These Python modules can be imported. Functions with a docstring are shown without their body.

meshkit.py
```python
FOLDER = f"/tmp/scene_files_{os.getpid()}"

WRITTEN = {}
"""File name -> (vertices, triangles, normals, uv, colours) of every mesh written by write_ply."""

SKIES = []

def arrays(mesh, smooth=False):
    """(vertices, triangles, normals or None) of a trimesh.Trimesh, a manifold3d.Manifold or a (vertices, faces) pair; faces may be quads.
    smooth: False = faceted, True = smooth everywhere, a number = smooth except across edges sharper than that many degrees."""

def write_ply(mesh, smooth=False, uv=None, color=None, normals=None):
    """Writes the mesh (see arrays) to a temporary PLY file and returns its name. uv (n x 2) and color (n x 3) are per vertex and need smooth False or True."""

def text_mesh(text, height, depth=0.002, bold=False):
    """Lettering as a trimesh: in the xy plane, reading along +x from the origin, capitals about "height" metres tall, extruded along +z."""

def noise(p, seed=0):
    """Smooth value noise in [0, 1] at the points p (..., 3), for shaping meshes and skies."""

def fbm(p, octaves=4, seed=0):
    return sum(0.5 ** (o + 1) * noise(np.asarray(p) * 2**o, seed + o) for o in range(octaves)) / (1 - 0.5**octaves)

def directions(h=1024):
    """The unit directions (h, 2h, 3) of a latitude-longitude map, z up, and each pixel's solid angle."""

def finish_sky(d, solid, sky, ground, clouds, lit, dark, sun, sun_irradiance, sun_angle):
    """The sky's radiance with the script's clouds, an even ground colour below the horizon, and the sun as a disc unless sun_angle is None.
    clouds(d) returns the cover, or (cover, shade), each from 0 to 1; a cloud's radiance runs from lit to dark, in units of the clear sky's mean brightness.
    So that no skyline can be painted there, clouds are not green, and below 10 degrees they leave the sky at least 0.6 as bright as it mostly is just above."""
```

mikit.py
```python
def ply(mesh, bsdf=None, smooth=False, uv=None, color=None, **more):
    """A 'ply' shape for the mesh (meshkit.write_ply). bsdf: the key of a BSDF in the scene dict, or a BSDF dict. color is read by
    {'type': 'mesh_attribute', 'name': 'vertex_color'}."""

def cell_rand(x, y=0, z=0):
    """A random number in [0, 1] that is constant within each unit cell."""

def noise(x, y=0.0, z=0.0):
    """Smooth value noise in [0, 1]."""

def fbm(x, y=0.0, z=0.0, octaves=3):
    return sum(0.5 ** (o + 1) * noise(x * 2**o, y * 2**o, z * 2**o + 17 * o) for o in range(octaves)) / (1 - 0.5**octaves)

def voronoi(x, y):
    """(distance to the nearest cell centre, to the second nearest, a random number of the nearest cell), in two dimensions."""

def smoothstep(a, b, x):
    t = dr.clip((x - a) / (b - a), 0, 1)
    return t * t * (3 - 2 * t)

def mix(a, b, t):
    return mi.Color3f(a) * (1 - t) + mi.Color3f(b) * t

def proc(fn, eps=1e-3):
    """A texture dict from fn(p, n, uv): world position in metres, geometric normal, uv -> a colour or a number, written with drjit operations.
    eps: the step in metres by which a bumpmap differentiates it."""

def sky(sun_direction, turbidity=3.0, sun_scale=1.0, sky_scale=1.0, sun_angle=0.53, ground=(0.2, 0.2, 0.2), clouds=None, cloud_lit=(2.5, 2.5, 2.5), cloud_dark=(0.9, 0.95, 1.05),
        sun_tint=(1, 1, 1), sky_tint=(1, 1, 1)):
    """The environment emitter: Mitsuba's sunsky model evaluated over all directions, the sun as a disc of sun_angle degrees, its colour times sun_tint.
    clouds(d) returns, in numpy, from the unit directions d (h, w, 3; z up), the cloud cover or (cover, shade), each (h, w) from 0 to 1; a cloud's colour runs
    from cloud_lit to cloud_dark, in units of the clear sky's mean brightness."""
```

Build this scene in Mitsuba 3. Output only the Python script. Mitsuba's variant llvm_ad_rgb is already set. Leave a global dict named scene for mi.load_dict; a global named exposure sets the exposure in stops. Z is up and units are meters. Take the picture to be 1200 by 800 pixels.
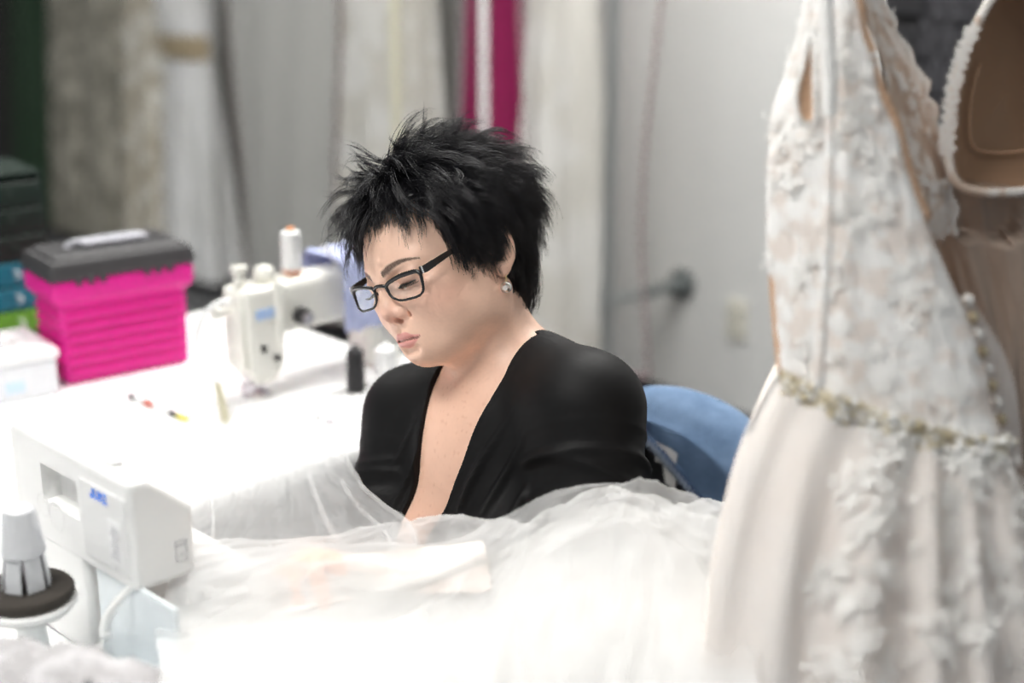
import math, random
import numpy as np, trimesh, mitsuba as mi, drjit as dr, mikit, meshkit
import manifold3d as m3
from mikit import proc, ply, noise, fbm, voronoi, cell_rand, smoothstep, mix
T = mi.ScalarTransform4f
scene, labels = {}, {}
rng = np.random.default_rng(7)

# ---------------------------------------------------------------- camera, light, exposure
CAM = np.array([0.0, 0.0, 1.5]); PITCH = math.radians(17.0); FPX = 1667.0
FW = np.array([0, math.cos(PITCH), -math.sin(PITCH)]); UP = np.array([0, math.sin(PITCH), math.cos(PITCH)])
scene['camera'] = {'type': 'thinlens', 'fov': math.degrees(2*math.atan(600/FPX)), 'fov_axis': 'x',
    'aperture_radius': 0.0145, 'focus_distance': 1.61, 'near_clip': 0.05, 'far_clip': 60.0,
    'to_world': T().look_at(origin=CAM.tolist(), target=(CAM+FW).tolist(), up=[0, 0, 1])}
exposure = 0.46
CEIL = 2.75
LAMPS = [((-.95, .75), 1.25, .62, 14.5), ((-.15, 2.45), 1.25, .62, 7.5), ((-1.9, 3.9), 1.25, .62, 11.0), ((.9, .2), 1.25, .62, 1.2), ((.55, 3.0), 1.25, .62, 14.0)]   # ceiling panels: place, size, radiance
AMBIENT = (.22, .23, .24)
scene['daylight'] = {'type': 'constant', 'radiance': {'type': 'rgb', 'value': list(AMBIENT)}}   # the shop is open behind the camera

# ---------------------------------------------------------------- helpers
def nrm(v):
    v = np.asarray(v, float); return v/np.linalg.norm(v)
def mat(name, d): scene[name] = d; return name
def rgb(*c): return {'type': 'rgb', 'value': list(c)}
def plain(name, c, rough=0.6, **k):
    return mat(name, {'type': 'twosided', 'b': {'type': 'principled', 'base_color': rgb(*c) if isinstance(c, (tuple, list)) else c, 'roughness': rough, **k}})
def numbered(key):
    def used(k): return k in scene or k in labels or any(x.startswith(k+'__') for x in scene)
    if not used(key): return key
    i = 1
    while used(f'{key}_{i:03d}'): i += 1
    return f'{key}_{i:03d}'
def tag(key, label=None, cat=None, group=None, kind=None):
    d = {}
    if label: d['label'] = label
    if cat: d['category'] = cat
    if group: d['group'] = group
    if kind: d['kind'] = kind
    labels[key] = d; return key
def thing(name, label, cat, group=None):
    return tag(numbered(name), label, cat, group)
def obj(name, mesh, m, parent=None, smooth=False, label=None, kind=None, **k):
    key = numbered(parent+'__'+name if parent else name)
    scene[key] = ply(mesh, m, smooth=smooth, **k)
    if label or kind: tag(key, label, kind=kind)
    return key
def one(name, mesh, m, label, cat, group=None, smooth=False, **k):
    key = obj(name, mesh, m, None, smooth, **k); return tag(key, label, cat, group)
def struct(name, mesh, m, parent=None, smooth=False, **k):
    key = obj(name, mesh, m, parent, smooth, **k)
    if not parent: labels[key] = {'kind': 'structure'}
    return key
def cat(*ms):
    return trimesh.util.concatenate([x for x in ms])
def M4(R=None, t=(0, 0, 0)):
    m = np.eye(4); m[:3, 3] = t
    if R is not None: m[:3, :3] = R
    return m
def rotz(a):
    c, s = math.cos(a), math.sin(a); return np.array([[c, -s, 0], [s, c, 0], [0, 0, 1.0]])
def frame(x, z=(0, 0, 1)):
    x = nrm(x); z = np.asarray(z, float); y = nrm(np.cross(z, x)); return np.stack([x, y, np.cross(x, y)], 1)
def box(sx, sy, sz, c=(0, 0, 0), r=0.0, seg=3):
    """box with rounded edges"""
    if r <= 0:
        m = trimesh.creation.box((sx, sy, sz))
    else:
        r = min(r, sx/2-1e-4, sy/2-1e-4, sz/2-1e-4)
        s = m3.Manifold.sphere(r, 4*seg)
        h = m3.Manifold.batch_hull([s.translate([a*(sx/2-r), b*(sy/2-r), d*(sz/2-r)]) for a in (-1, 1) for b in (-1, 1) for d in (-1, 1)])
        q = h.to_mesh(); m = trimesh.Trimesh(q.vert_properties[:, :3], q.tri_verts, process=False)
    m.apply_translation(c); return m
def hull(parts):
    h = m3.Manifold.batch_hull(parts); q = h.to_mesh(); return trimesh.Trimesh(q.vert_properties[:, :3], q.tri_verts, process=False)
def tube(pts, r, n=10, closed=False, caps=True):
    """swept tube with radius r (number or per point)"""
    p = np.asarray(pts, float); k = len(p); r = np.broadcast_to(np.asarray(r, float), (k,))
    t = np.gradient(p, axis=0) if not closed else np.roll(p, -1, 0)-np.roll(p, 1, 0)
    t /= np.linalg.norm(t, axis=1, keepdims=True)+1e-12
    u = np.cross(t[0], [0, 0, 1] if abs(t[0][2]) < .9 else [1, 0, 0]); u = nrm(u); rows = []
    for i in range(k):
        u = u-t[i]*(u@t[i]); u = nrm(u); w = np.cross(t[i], u)
        a = np.arange(n)*2*np.pi/n
        rows.append(p[i]+r[i]*(np.cos(a)[:, None]*u+np.sin(a)[:, None]*w))
    v = np.vstack(rows); f = []
    for i in range(k if closed else k-1):
        j = (i+1) % k
        for q in range(n):
            e = (q+1) % n
            f += [[i*n+q, i*n+e, j*n+e], [i*n+q, j*n+e, j*n+q]]
    if caps and not closed:
        v = np.vstack([v, p[0], p[-1]]); a, b = k*n, k*n+1
        for q in range(n):
            e = (q+1) % n
            f += [[a, e, q], [b, (k-1)*n+q, (k-1)*n+e]]
    return trimesh.Trimesh(v, f, process=False)
def cyl(p0, p1, r0, r1=None, n=24):
    return tube([p0, p1], [r0, r0 if r1 is None else r1], n)
def lathe(profile, n=32, c=(0, 0, 0)):
    p = np.asarray(profile, float); a = np.arange(n)*2*np.pi/n
    v = np.stack([p[:, None, 0]*np.cos(a), p[:, None, 0]*np.sin(a), np.broadcast_to(p[:, None, 1], (len(p), n))], -1).reshape(-1, 3)+np.asarray(c)
    f = []
    for i in range(len(p)-1):
        for q in range(n):
            e = (q+1) % n
            f += [[i*n+q, i*n+e, (i+1)*n+e], [i*n+q, (i+1)*n+e, (i+1)*n+q]]
    return trimesh.Trimesh(v, f, process=False)
def grid(v):
    """quad grid (a, b, 3) -> mesh"""
    a, b = v.shape[:2]; i = np.arange(a*b).reshape(a, b)
    q = np.stack([i[:-1, :-1], i[1:, :-1], i[1:, 1:], i[:-1, 1:]], -1).reshape(-1, 4)
    return trimesh.Trimesh(v.reshape(-1, 3), np.vstack([q[:, [0, 1, 2]], q[:, [0, 2, 3]]]), process=False)
def xf(m, R=None, t=(0, 0, 0)):
    m = m.copy(); m.apply_transform(M4(R, t)); return m
def extr(poly, h, R=None, t=(0, 0, 0)):
    from shapely.geometry import Polygon
    p = poly if hasattr(poly, 'exterior') else Polygon(poly)
    return xf(trimesh.creation.extrude_polygon(p, h, engine='earcut'), R, t)

# ---------------------------------------------------------------- signed distances and surface nets
def sm(a, b, k):
    h = np.clip(.5+.5*(b-a)/k, 0, 1); return b+(a-b)*h-k*h*(1-h)
def smx(a, b, k): return -sm(-a, -b, k)
def d_sph(p, c, r): return np.sqrt(((p-np.asarray(c, np.float32))**2).sum(-1))-r
def d_ell(p, c, r, R=None):
    q = p-np.asarray(c, np.float32)
    if R is not None: q = q@np.asarray(R, np.float32)
    r = np.asarray(r, np.float32); k0 = np.sqrt(((q/r)**2).sum(-1)); k1 = np.sqrt(((q/r**2)**2).sum(-1))+1e-9
    return np.where(k0 < .2, (k0-1)*r.min(), k0*(k0-1)/k1)
def d_cap(p, a, b, r0, r1=None):
    a = np.asarray(a, np.float32); b = np.asarray(b, np.float32); r1 = r0 if r1 is None else r1
    ab = b-a; h = np.clip(((p-a)@ab)/(ab@ab), 0, 1)
    return np.sqrt(((p-a-h[..., None]*ab)**2).sum(-1))-(r0+(r1-r0)*h)
def d_chain(p, pts, rs, k=0.0):
    d = None
    for i in range(len(pts)-1):
        e = d_cap(p, pts[i], pts[i+1], rs[i], rs[i+1]); d = e if d is None else (sm(d, e, k) if k else np.minimum(d, e))
    return d
def surface_nets(fn, axes, B=12, lip=1.3):
    xs, ys, zs = [np.asarray(a, np.float32) for a in axes]; n = [len(xs), len(ys), len(zs)]
    D = np.ones(n, np.float32)
    bl = [[(i, min(i+B, m)) for i in range(0, m, B)] for m in n]
    cen, half, idx = [], [], []
    for i in bl[0]:
        for j in bl[1]:
            for k in bl[2]:
                lo = np.array([xs[i[0]], ys[j[0]], zs[k[0]]]); hi = np.array([xs[i[1]-1], ys[j[1]-1], zs[k[1]-1]])
                cen.append((lo+hi)/2); half.append(np.linalg.norm(hi-lo)/2); idx.append((i, j, k))
    dc = fn(np.array(cen, np.float32)); half = np.array(half)
    todo = np.abs(dc) < half*lip+.006
    for t in np.nonzero(~todo)[0]:
        i, j, k = idx[t]; D[i[0]:i[1], j[0]:j[1], k[0]:k[1]] = np.sign(dc[t])
    todo = np.nonzero(todo)[0]
    for s in range(0, len(todo), 300):
        pts, sh = [], []
        for t in todo[s:s+300]:
            i, j, k = idx[t]; g = np.stack(np.meshgrid(xs[i[0]:i[1]], ys[j[0]:j[1]], zs[k[0]:k[1]], indexing='ij'), -1)
            sh.append(g.shape[:3]); pts.append(g.reshape(-1, 3))
        d = fn(np.concatenate(pts)); o = 0
        for t, q in zip(todo[s:s+300], sh):
            i, j, k = idx[t]; m = q[0]*q[1]*q[2]; D[i[0]:i[1], j[0]:j[1], k[0]:k[1]] = d[o:o+m].reshape(q); o += m
    N = np.array(n); acc_c, acc_p, quads = [], [], []
    inside = D < 0; stride = np.array([n[1]*n[2], n[2], 1])
    for ax in range(3):
        s0 = [slice(None)]*3; s1 = [slice(None)]*3; s0[ax] = slice(0, -1); s1[ax] = slice(1, None)
        e = np.argwhere(inside[tuple(s0)] != inside[tuple(s1)])
        o1, o2 = (ax+1) % 3, (ax+2) % 3
        e = e[(e[:, o1] > 0) & (e[:, o2] > 0) & (e[:, o1] < n[o1]-1) & (e[:, o2] < n[o2]-1)]
        e1 = e.copy(); e1[:, ax] += 1
        a = D[tuple(e.T)]; b = D[tuple(e1.T)]; t = a/(a-b)
        pos = e.astype(float); pos[:, ax] += t
        c = []
        for u, w in ((0, 0), (-1, 0), (-1, -1), (0, -1)):
            q = e.copy(); q[:, o1] += u; q[:, o2] += w; c.append(q@stride)
        for q in c: acc_c.append(q); acc_p.append(pos)
        q = np.stack(c, 1); q[a >= 0] = q[a >= 0][:, ::-1]; quads.append(q)
    ac = np.concatenate(acc_c); ap = np.concatenate(acc_p); q = np.concatenate(quads)
    ids, inv = np.unique(ac, return_inverse=True); cnt = np.bincount(inv)
    v = np.stack([np.bincount(inv, ap[:, k])/cnt for k in range(3)], 1)
    v = np.stack([np.interp(v[:, k], np.arange(n[k]), a) for k, a in enumerate((xs, ys, zs))], 1)
    q = np.searchsorted(ids, q)
    f = np.vstack([q[:, [0, 1, 2]], q[:, [0, 2, 3]]])
    return trimesh.Trimesh(v, f, process=False)
def smooth_mesh(m, n=3, a=.5, b=-.53):
    from scipy.sparse import coo_matrix, diags
    f = m.faces; i = np.concatenate([f[:, 0], f[:, 1], f[:, 2], f[:, 1], f[:, 2], f[:, 0]]); j = np.concatenate([f[:, 1], f[:, 2], f[:, 0], f[:, 0], f[:, 1], f[:, 2]])
    A = coo_matrix((np.ones(len(i)), (i, j)), (len(m.vertices),)*2).tocsr(); A.data[:] = 1
    W = diags(1/np.maximum(np.asarray(A.sum(1)).ravel(), 1))@A; v = np.array(m.vertices)
    for _ in range(n):
        v = v+a*(W@v-v); v = v+b*(W@v-v)
    return trimesh.Trimesh(v, f, process=False)
def curves(strands, radii):
    """strands (n, k, 3), radii (n, k) -> file of B-spline curves"""
    import os
    os.makedirs(meshkit.FOLDER, exist_ok=True); curves.n = getattr(curves, 'n', 0)+1
    path = f'{meshkit.FOLDER}/curves_{curves.n}.txt'
    p = np.concatenate([strands[:, :1]*2-strands[:, 1:2], strands, strands[:, -1:]*2-strands[:, -2:-1]], 1); r = np.concatenate([radii[:, :1], radii, radii[:, -1:]], 1)
    q = np.concatenate([p, r[..., None]], 2)
    with open(path, 'w') as o:
        o.write('\n\n'.join('\n'.join('%.5f %.5f %.5f %.6f' % tuple(x) for x in s) for s in q)+'\n')
    return path
def biggest(m):
    c = m.split(only_watertight=False); return max(c, key=lambda x: len(x.faces))
def axis(*segs):
    """graded axis: axis(a, step, b, step, c ...)"""
    out = [np.array([segs[0]])]; i = 0
    while i+2 < len(segs):
        a, h, b = segs[i], segs[i+1], segs[i+2]; k = max(1, int(round((b-a)/h))); out.append(np.linspace(a, b, k+1)[1:]); i += 2
    return np.concatenate(out)
# ---------------------------------------------------------------- the room: axes of the long wall and of the tables
WD = np.array([.643, -.766, 0]); WN = np.array([-.766, -.643, 0])       # along the back wall to the right; its normal into the room
W0 = np.array([.43, 4.16, 0])
def wallp(t, off=0.0, z=0.0): return W0+t*WD+off*WN+np.array([0, 0, z])
RW = np.stack([WD, -WN, [0, 0, 1.0]], 1)
def painted(p, n, uv):
    return mix((.60, .60, .59), (.66, .66, .65), fbm(p.x*1.3, p.y*1.3, p.z*1.1))
plain('wall_paint', proc(painted), .75)
def carpet(p, n, uv):
    return mix((.055, .056, .060), (.11, .112, .115), noise(p.x*240, p.y*240, p.z*10))
plain('floor_carpet', proc(carpet), .95)
plain('ceiling_white', (.80, .80, .79), .9)
plain('black_vinyl', (.012, .012, .013), .45)
struct('floor', box(9, 11, .06, (-.5, 3.2, -.03)), 'floor_carpet')
struct('wall_back', xf(box(8.5, .12, CEIL), RW, wallp(-.55, -.06, CEIL/2)), 'wall_paint')
cL = wallp(-4.8)
struct('wall_left', xf(box(.12, 5.0, CEIL), RW, cL+2.5*WN-.06*WD+np.array([0, 0, CEIL/2])), 'wall_paint')
struct('baseboard_back', xf(box(8.4, .012, .10, (0, 0, 0), .003), RW, wallp(-.55, .006, .05)), 'black_vinyl')
struct('ceiling', box(9, 11, .06, (-.5, 3.2, CEIL+.03)), 'ceiling_white')
plain('lamp_frame', (.8, .8, .8), .4)
scene['lamp_panel'] = {'type': 'diffuse', 'reflectance': rgb(.8, .8, .8)}
for i, ((x, y), sx, sy, e) in enumerate(LAMPS):
    t = thing('ceiling_light', 'flat white rectangular ceiling light panel in the shop ceiling', 'ceiling light', 'ceiling light panels')
    R = frame(WD); fr = cat(*[xf(box(*s, c), R, (x, y, CEIL-.012)) for s, c in (((sx+.06, .03, .03), (0, sy/2+.015, 0)), ((sx+.06, .03, .03), (0, -sy/2-.015, 0)), ((.03, sy, .03), (sx/2+.015, 0, 0)), ((.03, sy, .03), (-sx/2-.015, 0, 0)))])
    obj('frame', fr, 'lamp_frame', t)
    pm = trimesh.Trimesh(np.array([[-sx/2, -sy/2, 0], [sx/2, -sy/2, 0], [sx/2, sy/2, 0], [-sx/2, sy/2, 0]]), [[0, 2, 1], [0, 3, 2]], process=False)
    k = obj('diffuser', xf(pm, R, (x, y, CEIL-.014)), 'lamp_panel', t); scene[k]['emitter'] = {'type': 'area', 'radiance': rgb(e, e*.985, e*.95)}
# wall outlet
plain('ivory_plastic', (.62, .60, .53), .4)
o = thing('wall_outlet', 'ivory double power outlet low on the back wall', 'outlet')
op = wallp(.335, 0, .372)
obj('plate', xf(box(.072, .008, .116, (0, -.004, 0), .003), RW, op), 'ivory_plastic', o, True)
for z in (.022, -.022):
    s = obj('socket', xf(box(.034, .006, .030, (0, -.009, z), .0025), RW, op), 'ivory_plastic', o)
    for x in (-.007, .007): obj('slot', xf(box(.003, .002, .010, (x, -.0125, z+.002)), RW, op), 'black_vinyl', s)
# ---- the pipe rack along the back wall
mat('galvanised', {'type': 'twosided', 'b': {'type': 'principled', 'base_color': rgb(.17, .19, .19), 'roughness': .42, 'metallic': .5}})
RACK = wallp(.12, .31)
def rackp(s, z=0.0, off=0.0): return RACK-s*WD+off*WN+np.array([0, 0, z])
rack = thing('garment_rack', 'grey steel pipe garment rack standing along the back wall', 'garment rack')
for s in (0, 2.0, 4.2):
    post = obj('post', cyl(rackp(s), rackp(s, 2.12), .0185, n=16), 'galvanised', rack, True)
    obj('foot_flange', cat(cyl(rackp(s, .0), rackp(s, .012), .048, n=20), cyl(rackp(s, .012), rackp(s, .04), .026, n=16)), 'galvanised', post, True)
    br_ = obj('wall_brace', cyl(rackp(s, .434), rackp(s, .434)-.300*WN, .0165, n=16), 'galvanised', rack, True)
    e = rackp(s, .434)-.31*WN
    obj('wall_flange', cat(cyl(e, e+.012*WN, .046, n=20), cyl(e, e+.04*WN, .025, n=16)), 'galvanised', br_, True)
    obj('tee', cyl(rackp(s, .40), rackp(s, .468), .0235, n=16), 'galvanised', rack, True)
obj('rail', cyl(rackp(-.35, 2.12), rackp(4.6, 2.12), .0185, n=16), 'galvanised', rack, True)
# ---- gowns and garment bags on the rack
def gown(s, w0, w1, ztop, zbot, m, label, folds=9, depth=.16, seed=0, off=0.0, sash=None, grp=None, lean=0.0):
    r = np.random.default_rng(seed); n, k = 90, 26; a = np.linspace(0, 2*np.pi, n, endpoint=False); v = []
    ph = r.uniform(0, 6.28, 4)
    for z in np.linspace(ztop, zbot, k):
        t = (ztop-z)/(ztop-zbot); w = w0+(w1-w0)*t**.8; f = 1+(.05+.12*t)*np.sin(a*folds+ph[0]+1.2*np.sin(2.2*t+ph[1]))+.04*t*np.sin(a*(folds*2+1)+ph[2])
        v.append(rackp(s, z, off)[None]-(w/2*np.cos(a)*f+lean*t)[:, None]*WD+(min(depth, w)*.5*(.6+.6*t)*np.sin(a)*f)[:, None]*WN)
    v = np.array(v); v = np.concatenate([v, v[:, :1]], 1); th = thing('gown', label, 'gown', grp)
    obj('skirt', grid(v), m, th, True)
    z0 = ztop; c = rackp(s, 0, off)
    bod = []
    for t in np.linspace(0, 1, 10):
        w = w0*(1-.12*math.sin(t*3.1)+.25*t); z = z0+.42*t; bod.append(c[None]+np.array([0, 0, z])-(w/2*np.cos(a))[:, None]*WD+(.09*np.sin(a)*(.8+.4*math.sin(t*2.6)))[:, None]*WN)
    bod = np.array(bod); bod = np.concatenate([bod, bod[:, :1]], 1); obj('bodice', grid(bod), m, th, True)
    hz = z0+.42
    for q in (-1, 1): obj('strap', tube([c+np.array([0, 0, hz-.02])-q*w0*.42*WD, c+np.array([0, 0, hz+.09])-q*w0*.40*WD, c+np.array([0, 0, min(hz+.17, 2.02)])-q*.05*WD], .006, 6), m, th)
    hook = [c+np.array([0, 0, min(hz+.17, 2.02)]), c+np.array([0, 0, 2.08]), c+np.array([0, 0, 2.146])+.014*WN*0-.0*WD, c+np.array([0, 0, 2.146])+.03*WN, c+np.array([0, 0, 2.11])+.035*WN]
    obj('hanger_hook', tube(hook, .003, 6), 'galvanised', th)
    if sash: obj('sash', grid(np.array([bod[0]*1, bod[2]*1])+.004*WN), sash, th, True)
    return th
def lacy(a, b, sc):
    def fn(p, n, uv):
        k = smoothstep(.46, .60, fbm(p.x*sc+p.y*sc*.6, p.z*sc, p.y*sc)); return mix(a, b, k)
    return proc(fn)
plain('ivory_satin', lacy((.62, .60, .55), (.72, .71, .68), 7), .5, sheen=.5)
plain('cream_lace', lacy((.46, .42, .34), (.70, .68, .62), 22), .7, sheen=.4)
plain('olive_lace_shaded', lacy((.24, .23, .19), (.42, .40, .34), 20), .7, sheen=.4)  # olive tone, darkened so the dim corner is put into the lace colour
plain('white_satin', lacy((.74, .74, .73), (.80, .80, .80), 6), .45, sheen=.5)
plain('magenta_satin', (.22, .001, .062), .55, sheen=.3)
plain('mauve_shadow', (.30, .26, .27), .7)  # colour of the shadow between two garments
plain('green_satin', (.018, .050, .022), .6)
plain('charcoal_cloth', (.035, .036, .033), .8)
plain('zip_white', (.80, .80, .80), .5); plain('zip_cream', (.72, .70, .55), .5); plain('gold_trim', (.42, .34, .22), .5)
mat('bag_vinyl', {'type': 'mask', 'opacity': .18, 'b': {'type': 'twosided', 'b': {'type': 'principled', 'base_color': rgb(.70, .69, .68), 'roughness': .35, 'specular': .5}}})
plain('bag_piping', (.25, .165, .175), .5)
plain('bag_grey', (.46, .46, .44), .6)
def bag(s, w, zb, label, zipm=None, zipx=0.0, off=0.09, bulge=.05, seed=0, m='bag_vinyl'):
    th = thing('garment_bag', label, 'garment bag'); r = np.random.default_rng(seed); n = 24; rows = []
    zs = np.linspace(2.02, zb, 22)
    edge = lambda z: w/2*(1-.50*np.clip((z-1.82)/.2, 0, 1))+.02*math.sin(z*5+seed)
    for z in zs:
        x = np.linspace(-1, 1, n); rows.append(rackp(s, z, off)[None]-(x*edge(z))[:, None]*WD+(bulge*(1-x**2)+.008*np.sin(x*9+z*4+seed))[:, None]*WN)
    g = np.array(rows); obj('front_sheet', grid(g), m, th, True)
    for c in (0, -1): obj('piping', tube(g[:, c], .0042, 6), 'bag_piping', th, True)
    obj('hem', tube(g[-1], .006, 6), 'bag_piping', th, True)
    if zipm:
        i = int((zipx+1)/2*(n-1)); obj('zip', grid(np.stack([g[:, i]+.004*WN+.013*WD, g[:, i]+.008*WN, g[:, i]+.004*WN-.013*WD], 1)), zipm, th, True)
    hk = rackp(s, 2.02, off*.5); obj('hanger_hook', tube([hk, rackp(s, 2.10, .02), rackp(s, 2.146, 0), rackp(s, 2.12, -.03)], .003, 6), 'galvanised', th)
    return th
gown(.20, .22, .38, 1.34, .10, 'ivory_satin', 'ivory wedding gown on the rack just left of the near rack post', 8, .20, 3)
gown(.455, .24, .30, 1.30, .45, 'magenta_satin', 'magenta satin dress with a white stripe on the rack behind the head of the woman', 5, .12, 4, .03)
obj('stripe', tube([rackp(.395, z, .125) for z in np.linspace(1.9, .5, 16)], .013, 8), 'zip_white', 'gown_001', True)
gown(.585, .12, .16, 1.30, .5, 'mauve_shadow', 'narrow mauve grey form added as the shadowed gap between the magenta and an ivory dress', 5, .10, 5)  # no dress here: the shadow in the gap, given a shape and colour
gown(1.04, .48, .56, 1.32, .12, 'ivory_satin', 'ivory gown with a cream zip, left of the mauve grey shadow form', 7, .18, 6)
obj('zip', tube([rackp(.84, z, .115) for z in np.linspace(1.9, .4, 16)], .016, 8), 'zip_cream', 'gown_003', True)
bag(.0, .50, .30, 'clear garment bag with thin wine red piping hanging over the near rack post', None, 0, .10, .06, 1)
bag(1.60, .68, .10, 'plain grey garment bag with wine red piping just right of the far rack post', None, 0, .06, .03, 2, 'bag_grey')
gown(2.40, .34, .46, .93, .06, 'white_satin', 'white gown with a slim gold waist band left of the far rack post', 6, .20, 7, sash='gold_trim')
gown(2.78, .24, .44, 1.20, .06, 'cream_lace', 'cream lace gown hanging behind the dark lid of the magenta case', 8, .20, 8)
gown(3.16, .24, .46, 1.22, .06, 'olive_lace_shaded', 'olive grey lace gown, shade put into its colour, left of the cream lace one', 8, .20, 9)
gown(3.50, .26, .46, 1.30, .06, 'olive_lace_shaded', 'olive lace gown, shade put into its colour, farthest left of the pale gowns', 7, .22, 10)
gown(3.90, .34, .50, 1.40, .05, 'green_satin', 'dark green gown hanging at the left end of the rack', 7, .24, 11)
gown(4.36, .34, .50, 1.40, .05, 'charcoal_cloth', 'charcoal gown hanging beyond the dark green one', 7, .24, 12)
# ---------------------------------------------------------------- the two work tables
A0 = np.array([-.432, 1.725, 0]); TUx = np.array([.70711, .70711, 0]); TVx = np.array([-.70711, .70711, 0])
def tp(u, v, z=.75): return A0+u*TUx+v*TVx+np.array([0, 0, z])
RT = np.stack([TUx, TVx, [0, 0, 1.0]], 1)
def tbox(u0, u1, v0, v1, z0, z1, r=0.0): return xf(box(u1-u0, v1-v0, z1-z0, (0, 0, 0), r), RT, tp((u0+u1)/2, (v0+v1)/2, (z0+z1)/2))
plain('white_laminate', (.83, .83, .83), .35, specular=.4)
plain('white_paint', (.78, .78, .77), .45)
plain('grey_steel', (.45, .46, .47), .4)
t1 = thing('sewing_table', 'long white work table carrying the straight-stitch sewing machine and magenta case', 'table')
obj('tabletop', tbox(-.75, .62, 0, .80, .690, .75, .024), 'white_laminate', t1, True)
for u in (-.70, .57):
    for v in (.06, .74): obj('leg', tbox(u-.02, u+.02, v-.02, v+.02, 0, .700), 'grey_steel', t1)
obj('apron', tbox(-.70, .57, .04, .06, .640, .700), 'white_laminate', t1)
t2 = thing('overlock_table', 'white table in the foreground under the overlock machine and tulle', 'table')
obj('tabletop', tbox(-.75, -.03, -1.02, -.03, .718, .75, .006), 'white_laminate', t2, True)
for u in (-.70, -.09):
    for v in (-.96, -.09): obj('leg', tbox(u-.02, u+.02, v-.02, v+.02, 0, .718), 'grey_steel', t2)
# ---- magenta craft case
plain('magenta_plastic', (.62, .004, .235), .42, specular=.5)
plain('dark_grey_plastic', (.035, .034, .036), .45)
plain('mid_grey_plastic', (.22, .22, .24), .4)
case = thing('craft_case', 'magenta plastic craft case with a dark grey lid on the white table', 'storage case')
CX = nrm(np.array([.166, .125, 0])); CR = frame(CX); CO = np.array([-.640, 2.268, .75])-0*CX     # front bottom edge, middle
def cbox(sx, sy, sz, x, y, z, r=.004): return xf(box(sx, sy, sz, (x, y, z), r), CR, CO)
CW, CD = .216, .118
def taper(w0, d0, z0, w1, d1, z1, r=.008):
    s = m3.Manifold.sphere(r, 12); return xf(hull([s.translate([a*(w/2-r), CD/2+b*(d/2-r), z]) for w, d, z in ((w0, d0, z0+r), (w1, d1, z1-r)) for a in (-1, 1) for b in (-1, 1)]), CR, CO)
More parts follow.
